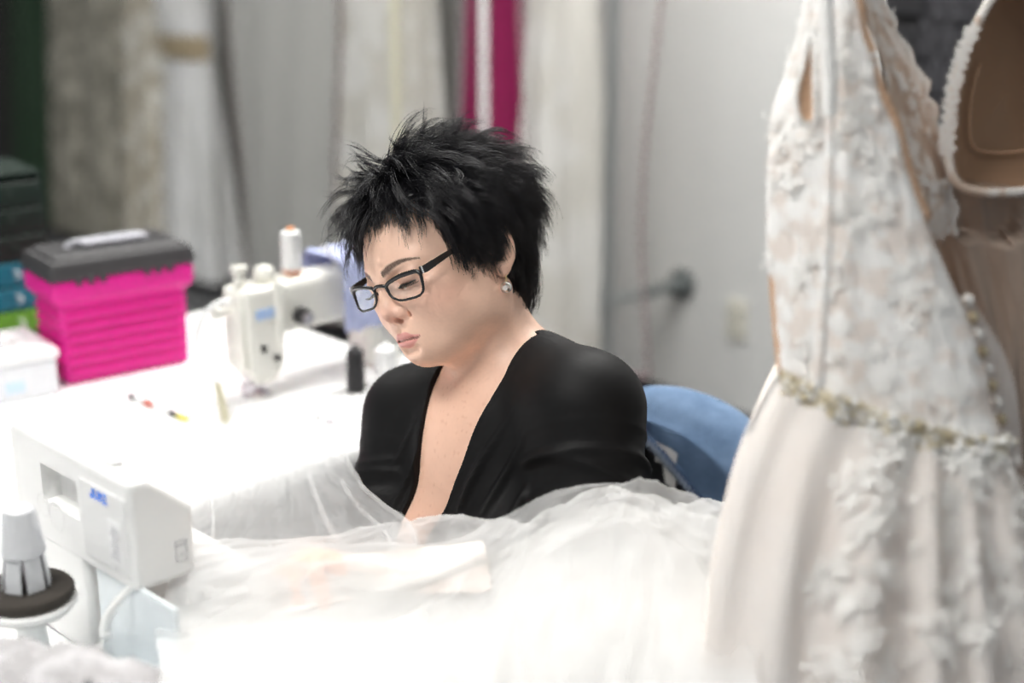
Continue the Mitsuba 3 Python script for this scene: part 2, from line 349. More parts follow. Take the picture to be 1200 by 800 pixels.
obj('body', taper(CW, CD, 0, CW*1.01, CD*1.01, .136), 'magenta_plastic', case, 40)
obj('collar', taper(CW*1.01, CD*1.02, .126, CW*1.13, CD*1.18, .156), 'magenta_plastic', case, 40)
obj('collar', taper(CW*1.13, CD*1.18, .146, CW*1.13, CD*1.18, .178), 'magenta_plastic', case, 40)
for k in range(6):
    for side in (0, 1):
        z = .020+k*.019
        m = cbox(CW*.93, .009, .008, 0, -.002, z, .0018) if side == 0 else cbox(.009, CD*.86, .008, -CW/2-.0005, CD/2, z, .0018)
        obj('rib', m, 'magenta_plastic', case, 40)
lid = obj('lid', taper(CW*1.17, CD*1.24, .176, CW*1.13, CD*1.18, .208, .008), 'dark_grey_plastic', case, 40)
obj('lid_top', taper(CW*1.04, CD*.98, .202, CW*.98, CD*.90, .216, .005), 'dark_grey_plastic', lid, 40)
for x in (-.058, .058):
    for dx in (-.020, 0, .020): obj('latch_tab', cbox(.011, .006, .016, x+dx, -.0125, .176, .0025), 'dark_grey_plastic', lid, 40)
hd = [np.array([x, CD/2, z]) for x, z in ((-.070, .210), (-.066, .218), (-.055, .222), (0, .223), (.055, .222), (.066, .218), (.070, .210))]
obj('handle', cat(xf(tube(hd, .0060, 10), CR, CO), cbox(.108, .034, .008, .006, CD/2-.006, .221, .003)), plain('light_grey_plastic', (.38, .38, .42), .35), case, 40)
# ---- drawer chest behind, white box in front
plain('teal_plastic', (.005, .115, .165), .35); plain('green_plastic', (.10, .27, .012), .4); plain('dark_green_plastic', (.006, .016, .011), .35)
plain('frost_plastic', (.70, .71, .74), .3, specular=.5); plain('white_plastic', (.80, .80, .80), .35)
dr_ = thing('drawer_chest', 'small chest of teal and green plastic drawers left of the magenta case', 'drawer chest')
DO = np.array([-.935, 2.440, .75]); DR = CR
def dbox(sx, sy, sz, x, y, z, r=.003): return xf(box(sx, sy, sz, (x, y, z), r), DR, DO)
obj('housing', cat(dbox(.006, .17, .30, -.117, .085, .15, 0), dbox(.006, .17, .30, .117, .085, .15, 0), dbox(.24, .17, .006, 0, .085, .297, 0), dbox(.24, .006, .30, 0, .168, .15, 0), dbox(.24, .17, .004, 0, .085, .002, 0)), 'dark_green_plastic', dr_)
for i, (m, h) in enumerate((('green_plastic', .045), ('teal_plastic', .045), ('teal_plastic', .045), ('dark_green_plastic', .048), ('dark_green_plastic', .048), ('dark_green_plastic', .048))):
    z = .007+sum((.045, .045, .045, .048, .048, .048)[:i])+h/2
    d = obj('drawer', dbox(.234, .160, h-.004, 0, .078, z, .004), m, dr_, 40)
    for x in (-.045, .060): obj('pull', xf(tube([(x-.006, -.003, z+.007), (x+.001, -.008, z+.003), (x+.002, -.008, z-.003), (x-.004, -.003, z-.007)], .0017, 8), DR, DO), 'dark_green_plastic' if 'dark' in m else 'white_plastic', d, True)
wb = thing('plastic_box', 'frosted white lidded plastic box at the left end of the table', 'storage box')
BO = np.array([-.800, 2.130, .75])
obj('body', xf(box(.16, .15, .062, (0, .06, .031), .006), CR, BO), 'frost_plastic', wb, 40)
bl = obj('lid', xf(box(.168, .158, .016, (0, .06, .069), .004), CR, BO), 'white_plastic', wb, 40)
obj('marker_scrawl', xf(cat(*[tube([(-.02+i*.007, .055+.006*math.sin(i*1.9), .0775), (-.014+i*.007, .052+.006*math.cos(i*2.3), .0775)], .0011, 5) for i in range(9)]), CR, BO), 'dark_grey_plastic', bl)
obj('label', xf(box(.030, .001, .018, (.01, -.0155, .025)), CR, BO), plain('pale_blue_label', (.55, .68, .85), .5), wb)
# ---- industrial sewing machine, its bed along the table
plain('machine_cream', (.74, .73, .68), .35, specular=.5)
mat('chrome', {'type': 'twosided', 'b': {'type': 'roughconductor', 'material': 'Cr', 'alpha': .15}})
plain('pale_blue_print', (.35, .48, .72), .5)
plain('lavender_cloth', lacy((.40, .44, .66), (.48, .52, .74), 40), .7)
sw = thing('sewing_machine', 'cream straight-stitch sewing machine set into the far white table', 'sewing machine')
NU, NV = .322, .276     # needle
def mb(u0, u1, v0, v1, z0, z1, r=.008): return tbox(NU+u0, NU+u1, NV+v0, NV+v1, .75+z0, .75+z1, r)
bed = obj('bed', mb(-.075, .30, -.075, .085, .0005, .005, .002), 'white_laminate', sw, 40)
obj('needle_plate', mb(-.018, .018, -.016, .016, .003, .0065, .001), 'machine_cream', bed)
obj('slide_plate', mb(-.065, -.022, -.016, .016, .003, .0062, .001), 'white_laminate', bed)
hdm = hull([m3.Manifold.sphere(.010, 16).translate(tp(NU+u, NV+v, .75+z).tolist()) for u, v, z in ((-.030, -.024, .062), (.018, -.024, .062), (-.030, .020, .062), (.018, .020, .062), (-.016, -.018, .040), (.010, -.018, .040), (-.016, .016, .040), (.010, .016, .040), (-.034, -.026, .178), (.024, -.026, .178), (-.034, .022, .178), (.024, .022, .178))])
hd_ = obj('head', hdm, 'machine_cream', sw, 40)
obj('face_plate', mb(-.048, -.042, -.026, .022, .060, .182, .003), 'machine_cream', hd_, 40)
obj('arm', mb(.02, .225, -.026, .036, .100, .190, .018), 'machine_cream', sw, 40)
obj('column', mb(.205, .275, -.035, .045, .004, .192, .020), 'machine_cream', sw, 40)
for u in (-.030, -.004):
    obj('needle_bar' if u == -.004 else 'presser_bar', cyl(tp(NU+u+.004, NV, .75+.013), tp(NU+u+.004, NV, .75+.07), .0045, n=12), 'chrome', sw, True)
obj('needle', cyl(tp(NU, NV, .752), tp(NU, NV, .775), .0011, n=8), 'chrome', sw)
obj('presser_foot', cat(mb(-.008, .006, -.020, .012, .010, .014, .0015), mb(-.036, -.016, -.006, .006, .012, .030, .002)), 'chrome', sw)
obj('logo_plate', mb(-.028, .006, -.0375, -.0355, .140, .156, .0008), 'pale_blue_print', hd_)
for u, z in ((-.016, .092), (.008, .072)): obj('screw', cyl(tp(NU+u, NV-.0335, .75+z), tp(NU+u, NV-.0385, .75+z), .0055, n=12), 'black_vinyl', hd_)
tn = obj('tension_dial', cyl(tp(NU+.060, NV-.026, .825+.055), tp(NU+.060, NV-.044, .825+.055), .013, n=20), 'black_vinyl', sw)
obj('dial_cap', cyl(tp(NU+.060, NV-.044, .880), tp(NU+.060, NV-.054, .880), .009, n=16), 'chrome', tn)
obj('take_up_cover', tube([tp(NU+.016, NV-.033, z) for z in (.825, .86, .905, .938, .945)], [.006, .008, .009, .009, .006], 10), 'machine_cream', hd_, True)
obj('knob', cat(cyl(tp(NU-.030, NV, .94), tp(NU-.030, NV, .962), .009, n=16), cyl(tp(NU-.030, NV, .962), tp(NU-.030, NV, .972), .013, n=16)), 'machine_cream', hd_, True)
obj('knob', lathe([(0, 0), (.015, 0), (.017, .012), (.014, .022), (0, .026)], 20, tp(NU+.016, NV, .940)), 'machine_cream', hd_, True)
obj('side_knob', cat(cyl(tp(NU-.04, NV, .905), tp(NU-.068, NV, .905), .005, n=12), cyl(tp(NU-.068, NV, .905), tp(NU-.080, NV, .905), .010, n=16)), 'machine_cream', hd_, True)
wh = obj('handwheel', cyl(tp(NU+.278, NV, .885), tp(NU+.300, NV, .885), .055, n=40), 'machine_cream', sw, 40)
obj('spool_pin', cyl(tp(NU+.070, NV, .935), tp(NU+.070, NV, .952), .004, n=10), 'chrome', sw)
for u, v, h in ((.150, -.020, .045), (.180, .010, .035), (.215, -.015, .040)):
    obj('thread_guide', tube([tp(NU+u, NV+v, .936), tp(NU+u-.015, NV+v, .936+h*.6), tp(NU+u-.035, NV+v, .936+h)], .0032, 8), 'white_plastic', sw, True)
# lavender cloth hung over the machine's right end
rows = []
for t in np.linspace(0, 1, 26):
    a = -.075+.15*t; row = []
    for q in np.linspace(0, 1, 40):
        u = NU+.130+.165*q; s_ = t*2-1; w = .012*math.sin(q*28)*abs(s_)**.6
        row.append(tp(u, NV+math.copysign(min(abs(s_)*.12, .055), s_)+math.copysign(w*.35, s_), .75+.212-max(0, abs(s_)-.40)*.20+.002*math.sin(q*28)))
    rows.append(row)
one('cloth', grid(np.array(rows)), 'lavender_cloth', 'lavender blue cloth draped over the arm of the cream sewing machine', 'cloth', smooth=True)
# ---- thread: a white cone on the machine, black and white ones on the table
plain('thread_white', (.82, .82, .82), .7); plain('thread_black', (.012, .012, .013), .6); plain('orange_plastic', (.75, .30, .12), .4)
def cone(c, r, h, m, label, capm, grp=None):
    t = thing('thread_cone', label, 'thread')
    z = np.linspace(0, 1, 42); prof = [(0, .002)]+[(r*(1-.10*x)+.0006*math.sin(x*130), .004+x*(h-.008)) for x in z]+[(r*.5, h-.002), (0, h-.002)]
    obj('thread', lathe(prof, 28, c), m, t, True); obj('core', lathe([(0, 0), (r*.95, 0), (r*.95, .003), (r*.42, .004), (r*.38, h+.002), (r*.30, h+.004), (0, h+.003)], 24, c), capm, t, True); return t
cone(tp(NU+.070, NV, .945), .0165, .068, 'thread_white', 'white thread cone with an orange top on the cream sewing machine', 'orange_plastic')
cone(np.array([-.252, 2.178, .75]), .0150, .074, 'thread_black', 'black thread cone standing on the white table', 'dark_grey_plastic')
cone(np.array([-.205, 2.20, .75]), .0185, .070, 'thread_white', 'white thread cone beside the black cone on the table', 'white_plastic')
# ---- small things on the table
plain('clear_white', (.80, .82, .82), .2, specular=.6); plain('beige_plastic', (.55, .52, .38), .45)
fl = thing('flexible_lamp', 'thin white looped gooseneck on a beige stem beside the machine head', 'lamp')
b0 = tp(NU-.110, NV-.045, .75)
pts = [b0+np.array([0, 0, .06]), b0+np.array([-.028, .015, .10]), b0+np.array([-.030, .03, .140]), b0+np.array([-.008, .035, .172]), b0+np.array([.02, .035, .178])]
from scipy.interpolate import CubicSpline
pts = CubicSpline(np.linspace(0, 1, 5), np.array(pts))(np.linspace(0, 1, 26))
obj('neck', tube(pts, .0042, 10), 'clear_white', fl, True)
obj('stem', tube([b0+np.array([.012, -.01, 0]), b0+np.array([0, 0, .062])], [.0075, .0055], 12), 'beige_plastic', fl, True)
def stick(p0, p1, segs, label, c):
    t = thing('seam_ripper', label, c); p0, p1 = np.array(p0), np.array(p1)
    for n_, a, b, r, m in segs: obj(n_, cyl(p0+(p1-p0)*a, p0+(p1-p0)*b, r, n=14), m, t, 40)
plain('pen_red', (.55, .14, .10), .4); plain('pen_yellow', (.70, .66, .10), .4)
stick((-.607, 2.140, .7555), (-.545, 2.080, .7555), (('cap', 0, .16, .0050, 'dark_grey_plastic'), ('barrel', .16, .50, .0045, 'clear_white'), ('band', .50, .75, .0050, 'pen_red'), ('tip', .75, 1, .003, 'clear_white')), 'dark-capped seam ripper with a red band lying on the table', 'seam ripper')
stick((-.540, 2.078, .7545), (-.494, 2.034, .7545), (('cap', 0, .3, .0042, 'white_plastic'), ('barrel', .3, .62, .0038, 'dark_grey_plastic'), ('band', .62, 1, .0042, 'pen_yellow')), 'short pen with a yellow end lying nearest the tulle', 'pen')
r9 = np.random.default_rng(5)
mat('bead_glass', {'type': 'dielectric', 'int_ior': 1.5})
for i in range(26):
    u, v = .30+r9.uniform(-.07, .07), .135+r9.uniform(-.04, .05); r_ = r9.uniform(.0028, .0055)
    sp = trimesh.creation.icosphere(1, r_); k = obj('bead', xf(sp, None, tp(u, v, .75+r_)), 'chrome' if i % 3 == 0 else 'bead_glass'); tag(k, 'tiny clear or silvery bead scattered on the table in front of the machine', 'bead', 'beads on the table')
# ---- overlock machine in the foreground, seen from behind
sg = thing('overlock_machine', 'white overlock machine with a blue JUKI mark on its back, nearest the camera', 'sewing machine')
G0 = np.array([-.362, 1.240, 0])        # near back corner of its head; a = along the back to the left, b = towards its front
GA = np.array([-.70711, .70711, 0]); GB = np.array([.70711, .70711, 0])
def gpt(a, b, z): return G0+a*GA+b*GB+np.array([0, 0, z])
RG = np.stack([-GA, GB, [0, 0, 1.0]], 1)       # text runs along -GA
def gbox(a0, a1, b0, b1, z0, z1, r=.004): return xf(box(a1-a0, b1-b0, z1-z0, (0, 0, 0), r), RG, gpt((a0+a1)/2, (b0+b1)/2, (z0+z1)/2))
plain('overlock_white', (.80, .80, .79), .38, specular=.5)
plain('logo_blue', (.015, .16, .72), .4); plain('print_grey', (.50, .50, .52), .5)
s_ = m3.Manifold.sphere(.0075, 16)
bodym = m3.Manifold.batch_hull([s_.translate(gpt(a, b, z).tolist()) for a, b, z in ((.0075, .0075, .8725), (.0075, .062, .8725), (.0075, .0075, .972), (.0075, .020, .970), (.0075, .062, .935), (.234, .0075, .868), (.234, .062, .868), (.234, .0075, .973), (.234, .020, .975), (.234, .062, .940))])
pocket = m3.Manifold.cube([.075, .030, .042], True).rotate([0, 0, -45]).translate(gpt(.138, .006, .932).tolist())
bm = (bodym-pocket).to_mesh(); bd = obj('body', trimesh.Trimesh(bm.vert_properties[:, :3], bm.tri_verts, process=False), 'overlock_white', sg, 35)
obj('column', gbox(.100, .238, .002, .085, .752, .885, .010), 'overlock_white', sg, 35)
obj('base', gbox(-.055, .210, .004, .150, .7505, .772, .006), 'overlock_white', sg, 35)
obj('front_cover', gbox(.090, .220, .058, .115, .765, .905, .012), 'overlock_white', sg, 35)
plain('panel_white', (.74, .74, .735), .45)
obj('back_panel', gbox(.006, .092, -.0022, .001, .880, .962, .0015), 'panel_white', bd, 35)
obj('spec_label', gbox(.016, .038, -.0034, -.002, .890, .935, .0006), 'white_plastic', bd)
for i in range(9): obj('label_line', gbox(.019, .035-(i % 3)*.002, -.0042, -.0033, .895+i*.0040, .8965+i*.0040, 0), 'print_grey', bd)
tx = meshkit.text_mesh('JUKI', .0098, .0008, True); tx.apply_translation((-tx.bounds[1][0]/2, 0, 0))
obj('logo', xf(tx, np.stack([-GA, [0, 0, 1.0], -GB], 1), gpt(.054, -.0022, .9480)), 'logo_blue', bd)
for a, z, r_ in ((.150, .900, .015), (.178, .905, .012)):
    an = np.linspace(0, 2*np.pi, 28); obj('vent_ring', tube([gpt(a+r_*math.cos(x), .0005, z+r_*math.sin(x)) for x in an[:-1]], .0009, 6, closed=True), 'panel_white', bd, True)
obj('release_button', gbox(.050, .066, .012, .026, .972, .984, .003), 'panel_white', sg, 35)
# end face: the little threading label
e0 = lambda b, z: gpt(-.0008, b, z)
lab = [tube([e0(.046, .884), e0(.046, .906), e0(.058, .906), e0(.058, .884)], .0006, 5, closed=True), tube([e0(.046, .901), e0(.058, .901)], .0009, 5), tube([e0(.050, .889), e0(.054, .893)], .0006, 5)]
obj('thread_label', cat(*lab), 'print_grey', bd)
obj('screw', cyl(gpt(.030, .0005, .884), gpt(.030, -.0022, .884), .0018, n=10), 'print_grey', bd)
lv = CubicSpline(np.linspace(0, 1, 5), np.array([gpt(.012, .006, .872), gpt(.020, -.004, .858), gpt(.028, -.014, .842), gpt(.034, -.018, .826), gpt(.030, -.020, .815)]))(np.linspace(0, 1, 20))
obj('foot_lever', tube(lv, np.linspace(.0035, .0060, 20), 10), 'overlock_white', sg, True)
mat('tray_plastic', {'type': 'twosided', 'b': {'type': 'principled', 'base_color': rgb(.66, .705, .73), 'roughness': .15, 'specular': .6, 'clearcoat': .6}})
obj('chip_tray', cat(gbox(-.075, .085, -.110, .004, .752, .758, .002), gbox(-.075, -.070, -.110, .004, .752, .790, .002), gbox(-.075, .085, -.112, -.107, .752, .785, .002), gbox(-.06, .085, .004, .010, .77, .87, .002)), 'tray_plastic', sg, 35)
ts = thing('thread_stand', 'translucent cone holder on a dark foam disc behind the overlock machine', 'thread stand')
SC = np.array([-.475, 1.262, 0])
plain('foam_dark', (.040, .034, .028), .9)
mat('frost_cone', {'type': 'twosided', 'b': {'type': 'principled', 'base_color': rgb(.60, .61, .63), 'roughness': .35, 'specular': .5}})
obj('base_plate', lathe([(0, .838), (.040, .838), (.047, .846), (.046, .851), (0, .851)], 40, SC), 'overlock_white', ts, True)
obj('foam_disc', lathe([(0, .851), (.042, .851), (.0445, .855), (.0445, .861), (.042, .864), (0, .864)], 40, SC), 'foam_dark', ts, True)
ch = obj('cone_holder', lathe([(.0, .946), (.0135, .946), (.0158, .943), (.0215, .904), (.0215, .901), (.0190, .900), (.0140, .900), (0, .905)], 32, SC), 'frost_cone', ts, 40)
for k in range(6):
    a = k*math.pi/3+.25; d_ = np.array([math.cos(a), math.sin(a), 0]); n_ = np.array([-math.sin(a), math.cos(a), 0])
    obj('fin', hull([m3.Manifold.sphere(.0012, 8).translate((SC+d_*x+n_*w+np.array([0, 0, z])).tolist()) for x, w, z in ((.0175, .007, .901), (.0175, -.007, .901), (.0215, .008, .866), (.0215, -.008, .866))]), 'frost_cone', ch, 40)
obj('spindle', cyl(SC+np.array([0, 0, .80]), SC+np.array([0, 0, .945]), .003, n=12), 'chrome', ts)
obj('post', tube([SC+np.array([0, 0, .7505]), SC+np.array([0, 0, .84])], [.020, .012], 16), 'overlock_white', ts, True)
# ---------------------------------------------------------------- chair and denim jacket
plain('chair_black', (.014, .014, .016), .6)
ch_ = thing('office_chair', 'black office chair under the woman, its back covered by the denim jacket', 'chair')
HX = np.array([-.70, .714, 0]); HF = np.array([-.714, -.70, 0]); RC = np.stack([HX, HF, [0, 0, 1.0]], 1)
CC = np.array([.075, 1.715, 0])
def chb(sx, sy, sz, x, y, z, r): return xf(box(sx, sy, sz, (x, y, z), r), RC, CC)
obj('seat', chb(.46, .46, .07, 0, .03, .395, .03), 'chair_black', ch_, 40)
obj('backrest', chb(.40, .045, .30, 0, -.225, .665, .02), 'chair_black', ch_, 40)
obj('back_support', cat(chb(.05, .02, .30, 0, -.262, .50, .006), chb(.05, .20, .02, 0, -.17, .355, .006)), 'chair_black', ch_)
obj('gas_lift', cyl(CC+[0, 0, .09], CC+[0, 0, .37], .026, n=16), 'chrome', ch_, True)
for k in range(5):
    a = k*2*math.pi/5+.3; e = CC+np.array([.27*math.cos(a), .27*math.sin(a), .075]); l = obj('base_leg', hull([m3.Manifold.sphere(.022, 10).translate((CC+[0, 0, .09]).tolist()), m3.Manifold.sphere(.014, 10).translate(e.tolist())]), 'chair_black', ch_, 40)
    obj('caster', xf(trimesh.creation.cylinder(.026, .03, sections=18), frame((math.cos(a), math.sin(a), 0))@np.array([[1, 0, 0], [0, 0, 1], [0, -1, 0.0]]), (e[0], e[1], .027)), 'chair_black', l, 40)
def denim_fn(p, n, uv):
    f = fbm(p.x*38, p.y*38, p.z*38, 3); g = noise(p.x*900, p.y*900, p.z*700)
    return mix((.050, .105, .205), (.165, .255, .400), dr.clip(f*.75+g*.35-.05, 0, 1))
plain('denim', proc(denim_fn), .85, sheen=.4); plain('denim_dark', (.022, .045, .10), .85); plain('stitch_grey', (.20, .24, .30), .8); plain('tag_white', (.75, .75, .73), .7)
jk = thing('denim_jacket', 'blue denim jacket hung over the chair back behind the woman', 'jacket')
def jtop(k): return .852-.060*np.clip(abs(k-.0)/.15, 0, 1)**2.4-.08*np.clip((abs(k)-.16)/.06, 0, 1)**2
def jbot(k): return float(np.interp(k, [-.24, -.06, -.03, -.001, .048, .064, .087, .108, .24], [.60, .74, .805, .793, .768, .744, .713, .675, .45]))     # k runs to her left
rows = []; ks = np.linspace(-.225, .225, 46)
for k in ks:
    zt, zb = jtop(k), jbot(k); col = []
    for t in np.linspace(0, 1, 16): z = zb+(zt-.03-zb)*t; col.append((-.225+.048+.012*math.sin(k*30+z*16)*(1-t)+.006*math.sin(z*40+k*9), z))
    for a in np.linspace(.2, math.pi-.2, 8): col.append((-.232+.050*math.cos(a), zt-.03+.03*math.sin(a)))
    for t in np.linspace(1, 0, 14): z = .40+(zt-.03-.40)*t; col.append((-.225-.050-.015*math.sin(k*24+z*9)*(1-t), z))
    rows.append([CC-k*HX+y*HF+np.array([0, 0, z]) for y, z in col])
J = np.array(rows); obj('shell', grid(J), 'denim', jk, True)
def jp(k, t):   # point on the jacket's front sheet
    zb, zt = jbot(k), jtop(k); z = zb+(zt-.03-zb)*t; return CC-k*HX+(-.225+.048+.012*math.sin(k*30+z*16)*(1-t)+.006*math.sin(z*40+k*9)+.003)*HF+np.array([0, 0, z])
sk = np.linspace(-.03, .135, 26); sp_ = np.array([np.array(CC-k*HX+(-.225+.068)*HF+np.array([0, 0, np.interp(k, [-.03, -.006, .02, .048, .078, .108, .135], [.816, .800, .789, .770, .749, .728, .700])])) for k in sk])
sp_ = np.array([q*0+q for q in sp_])
obj('seam', tube(sp_, .0060, 8), 'denim_dark', jk, True)
stm = [tube([a+(b-a)*.0+.006*np.array([0, 0, 1.])+.003*HF, a+(b-a)*.4+.0065*HF, a+(b-a)*.7-.006*np.array([0, 0, 1.])+.003*HF], .0019, 5) for a, b in zip(sp_[:-1], sp_[1:])]
obj('stitching', cat(*stm), 'stitch_grey', jk, kind='stuff')
edge = np.array([J[i, 0] for i in range(len(ks))]); obj('hem', tube(edge, .0045, 8), 'denim', jk, True)
tgp = lambda k, z: CC-k*HX+(-.225+.062)*HF+np.array([0, 0, z])
obj('care_tag', grid(np.array([[tgp(.004, .797), tgp(.044, .793)], [tgp(.006, .770)+.002*HF, tgp(.042, .768)+.002*HF]])-.004*HF), 'tag_white', jk)
obj('care_tag', grid(np.array([[tgp(.022, .772), tgp(.048, .766)], [tgp(.030, .745)+.002*HF, tgp(.046, .739)+.002*HF]])+.001*HF), 'tag_white', jk)

# ---------------------------------------------------------------- tulle
def at(px, py, d): return CAM+d*FW+(px-600)/FPX*d*np.array([1.0, 0, 0])+(400-py)/FPX*d*UP
def sheet(ctrl, n=90, m=60, amp=.004, seed=0, fx=9.0, fy=4.0):
    """smooth sheet through a net of control points, with soft creases"""
    from scipy.interpolate import RectBivariateSpline
    c = np.asarray(ctrl, float); a, b = c.shape[:2]; ka, kb = min(3, a-1), min(3, b-1)
    s, t = np.linspace(0, 1, n), np.linspace(0, 1, m)
    v = np.stack([RectBivariateSpline(np.linspace(0, 1, a), np.linspace(0, 1, b), c[..., k], kx=ka, ky=kb)(s, t) for k in range(3)], -1)
    S, Tt = np.meshgrid(s, t, indexing='ij'); q = np.stack([S*fx+2.2*Tt, Tt*fy+.8*S, S*0+seed], -1)
    h = np.abs(meshkit.noise(q, seed)-.5)*2+.5*np.abs(meshkit.noise(q*2.3, seed+1)-.5)*2+.25*np.abs(meshkit.noise(q*5.1, seed+2)-.5)*2
    nn = np.cross(np.gradient(v, axis=0), np.gradient(v, axis=1)); nn /= np.linalg.norm(nn, axis=-1, keepdims=True)+1e-12
    nn *= np.sign(nn[..., 2:3]+1e-9)
    v = v+nn*(amp*(1.0-h))[..., None]
    return v
def tulle_mat(name, op, c=(.80, .80, .80)):
    def f(p, n, uv): return op*(.75+.5*fbm(p.x*45, p.y*45, p.z*45, 2))
    mat(name, {'type': 'mask', 'opacity': proc(f), 'b': {'type': 'twosided', 'b': {'type': 'diffuse', 'reflectance': rgb(*c)}}})
tulle_mat('tulle_sheer', .22); tulle_mat('tulle_mid', .42); tulle_mat('tulle_dense', .75)
mat('tulle_solid', {'type': 'principledthin', 'base_color': rgb(.80, .795, .775), 'roughness': .7, 'diff_trans': .7})
plain('blush_satin', (.82, .73, .67), .45, sheen=.4)
tl = thing('tulle_skirt', 'heap of white tulle fabric in the foreground across the lap of the woman', 'tulle')
# the dense mound: from behind its ridge, over it, and down towards the camera
cols = [(205, 690, 1.44), (300, 672, 1.42), (400, 668, 1.40), (500, 664, 1.40), (580, 645, 1.42), (640, 612, 1.44), (700, 590, 1.45), (750, 592, 1.45), (810, 614, 1.44), (880, 640, 1.42)]
def mound(dz, dd=0.0):
    out = []
    for f in range(7):
        row = []
        for i, (x, y, d) in enumerate(cols):
            yy = [y+75, y+14, y, y+26, y+80, 790+.0*y, 960][f]; ddp = [.075, .030, 0, -.030, -.085, -.235, -.36][f]
            row.append(at(600+(x-600)*(1 if f < 4 else (1.04 if f < 6 else 1.08)), min(yy, 960) if f < 5 else yy, d+ddp+dd)+np.array([0, 0, dz]))
        out.append(row)
    return out
obj('underlayer', grid(sheet(mound(-.010), 110, 130, .010, 3, 7, 9)), 'tulle_solid', tl, True)
obj('outer_layer', grid(sheet(mound(.002), 110, 130, .016, 8, 6, 11)), 'tulle_mid', tl, True)
obj('outer_layer', grid(sheet(mound(.012), 110, 130, .020, 15, 5, 8)), 'tulle_sheer', tl, True)
# sheer folds standing behind the mound, in front of the woman
rid = [(225, 640, 1.50), (300, 634, 1.50), (380, 628, 1.49), (450, 618, 1.48), (510, 610, 1.48), (560, 609, 1.48), (605, 614, 1.47), (640, 628, 1.46)]
obj('sheer_fold', grid(sheet([[at(x, y+70, d+.05) for x, y, d in rid], [at(x, y+10, d+.018) for x, y, d in rid], [at(x, y, d) for x, y, d in rid], [at(x-3, y+22, d-.015) for x, y, d in rid], [at(x-6, y+90, d-.07) for x, y, d in rid]], 60, 90, .006, 21, 5, 9)), 'tulle_mid', tl, True)
rid = [(770, 606, 1.50), (800, 594, 1.50), (830, 590, 1.50), (870, 600, 1.49)]
obj('sheer_fold', grid(sheet([[at(x, y+60, d+.04) for x, y, d in rid], [at(x, y, d) for x, y, d in rid], [at(x, y+20, d-.02) for x, y, d in rid], [at(x, y+70, d-.06) for x, y, d in rid]], 40, 50, .006, 25, 5, 9)), 'tulle_mid', tl, True)
rid = [(655, 606, 1.43), (700, 586, 1.43), (740, 583, 1.43), (775, 596, 1.43), (800, 612, 1.42)]
obj('sheer_fold', grid(sheet([[at(x, y+50, d+.03) for x, y, d in rid], [at(x, y, d) for x, y, d in rid], [at(x, y+24, d-.02) for x, y, d in rid], [at(x, y+80, d-.06) for x, y, d in rid]], 40, 60, .005, 27, 5, 9)), 'tulle_sheer', tl, True)
# the sheet drawn from the machine needle over the table edge to the heap
veil = [[at(232, 470, 2.235), at(275, 482, 2.19), at(325, 484, 2.18), at(372, 500, 2.14)],
        [at(215, 520, 2.06), at(262, 535, 2.02), at(322, 535, 2.02), at(392, 525, 2.05)],
        [at(222, 592, 1.80), at(280, 575, 1.86), at(345, 552, 1.92), at(408, 541, 1.78)],
        [at(215, 640, 1.62), at(290, 622, 1.66), at(360, 602, 1.68), at(436, 585, 1.62)],
        [at(205, 690, 1.47), at(290, 668, 1.48), at(380, 650, 1.50), at(476, 618, 1.49)],
        [at(200, 720, 1.40), at(290, 700, 1.40), at(390, 685, 1.42), at(490, 650, 1.44)]]
veil_mesh = sheet(veil, 110, 90, .010, 31, 5, 10); obj('veil', grid(veil_mesh), 'tulle_sheer', tl, True)
veil2 = [[p+np.array([0, -.004, .010]) for p in r_] for r_ in veil[1:]]
obj('veil', grid(sheet(veil2, 100, 80, .014, 37, 6, 7)), 'tulle_sheer', tl, True)
for j, w, i0 in ((66, .0034, 52), (81, .0030, 58), (89, .0030, 40), (14, .002, 46)):      # rolled folds in the veil
    q = veil_mesh[i0:, j]; obj('rolled_fold', tube(q[::3]+np.array([0, -.003, .006]), w, 8), 'tulle_sheer', tl, True)
# blush satin showing under the tulle
bs = [[at(330, 664, 1.455), at(430, 650, 1.450), at(520, 640, 1.445), at(566, 634, 1.44)], [at(335, 690, 1.415), at(436, 672, 1.41), at(528, 664, 1.41), at(572, 658, 1.41)], [at(335, 720, 1.37), at(440, 700, 1.37), at(530, 695, 1.37), at(576, 690, 1.37)]]
one('satin_piece', grid(sheet(bs, 30, 30, .002, 41)), 'blush_satin', 'blush satin piece with a straight edge showing through the sheer tulle', 'satin fabric', smooth=True)
# grey lace heap in the near left corner
plain('lace_grey', lacy((.33, .32, .325), (.42, .41, .42), 40), .8)
lh = [[at(-60, 740, 1.22), at(40, 750, 1.22), at(110, 758, 1.21), at(190, 775, 1.20)], [at(-60, 742, 1.17), at(40, 742, 1.17), at(110, 752, 1.16), at(200, 790, 1.16)], [at(-60, 800, 1.10), at(40, 800, 1.10), at(110, 805, 1.09), at(215, 830, 1.10)], [at(-60, 900, 1.02), at(40, 900, 1.02), at(110, 900, 1.0), at(235, 900, 1.03)]]
lh = [[q+np.array([0, .01, -.022]) for q in r_] for r_ in lh]
lp = thing('lace_fabric', 'greyish lace with a few dark beads heaped in the near left corner', 'lace')
lv_ = sheet(lh, 60, 60, .008, 47, 6, 8); obj('cloth', grid(lv_), 'lace_grey', lp, True)
for i, j in ((38, 30), (36, 36), (42, 40)):
    obj('bead', xf(trimesh.creation.icosphere(1, .0032), None, lv_[i, j]+np.array([0, 0, .003])), 'dark_grey_plastic', lp)

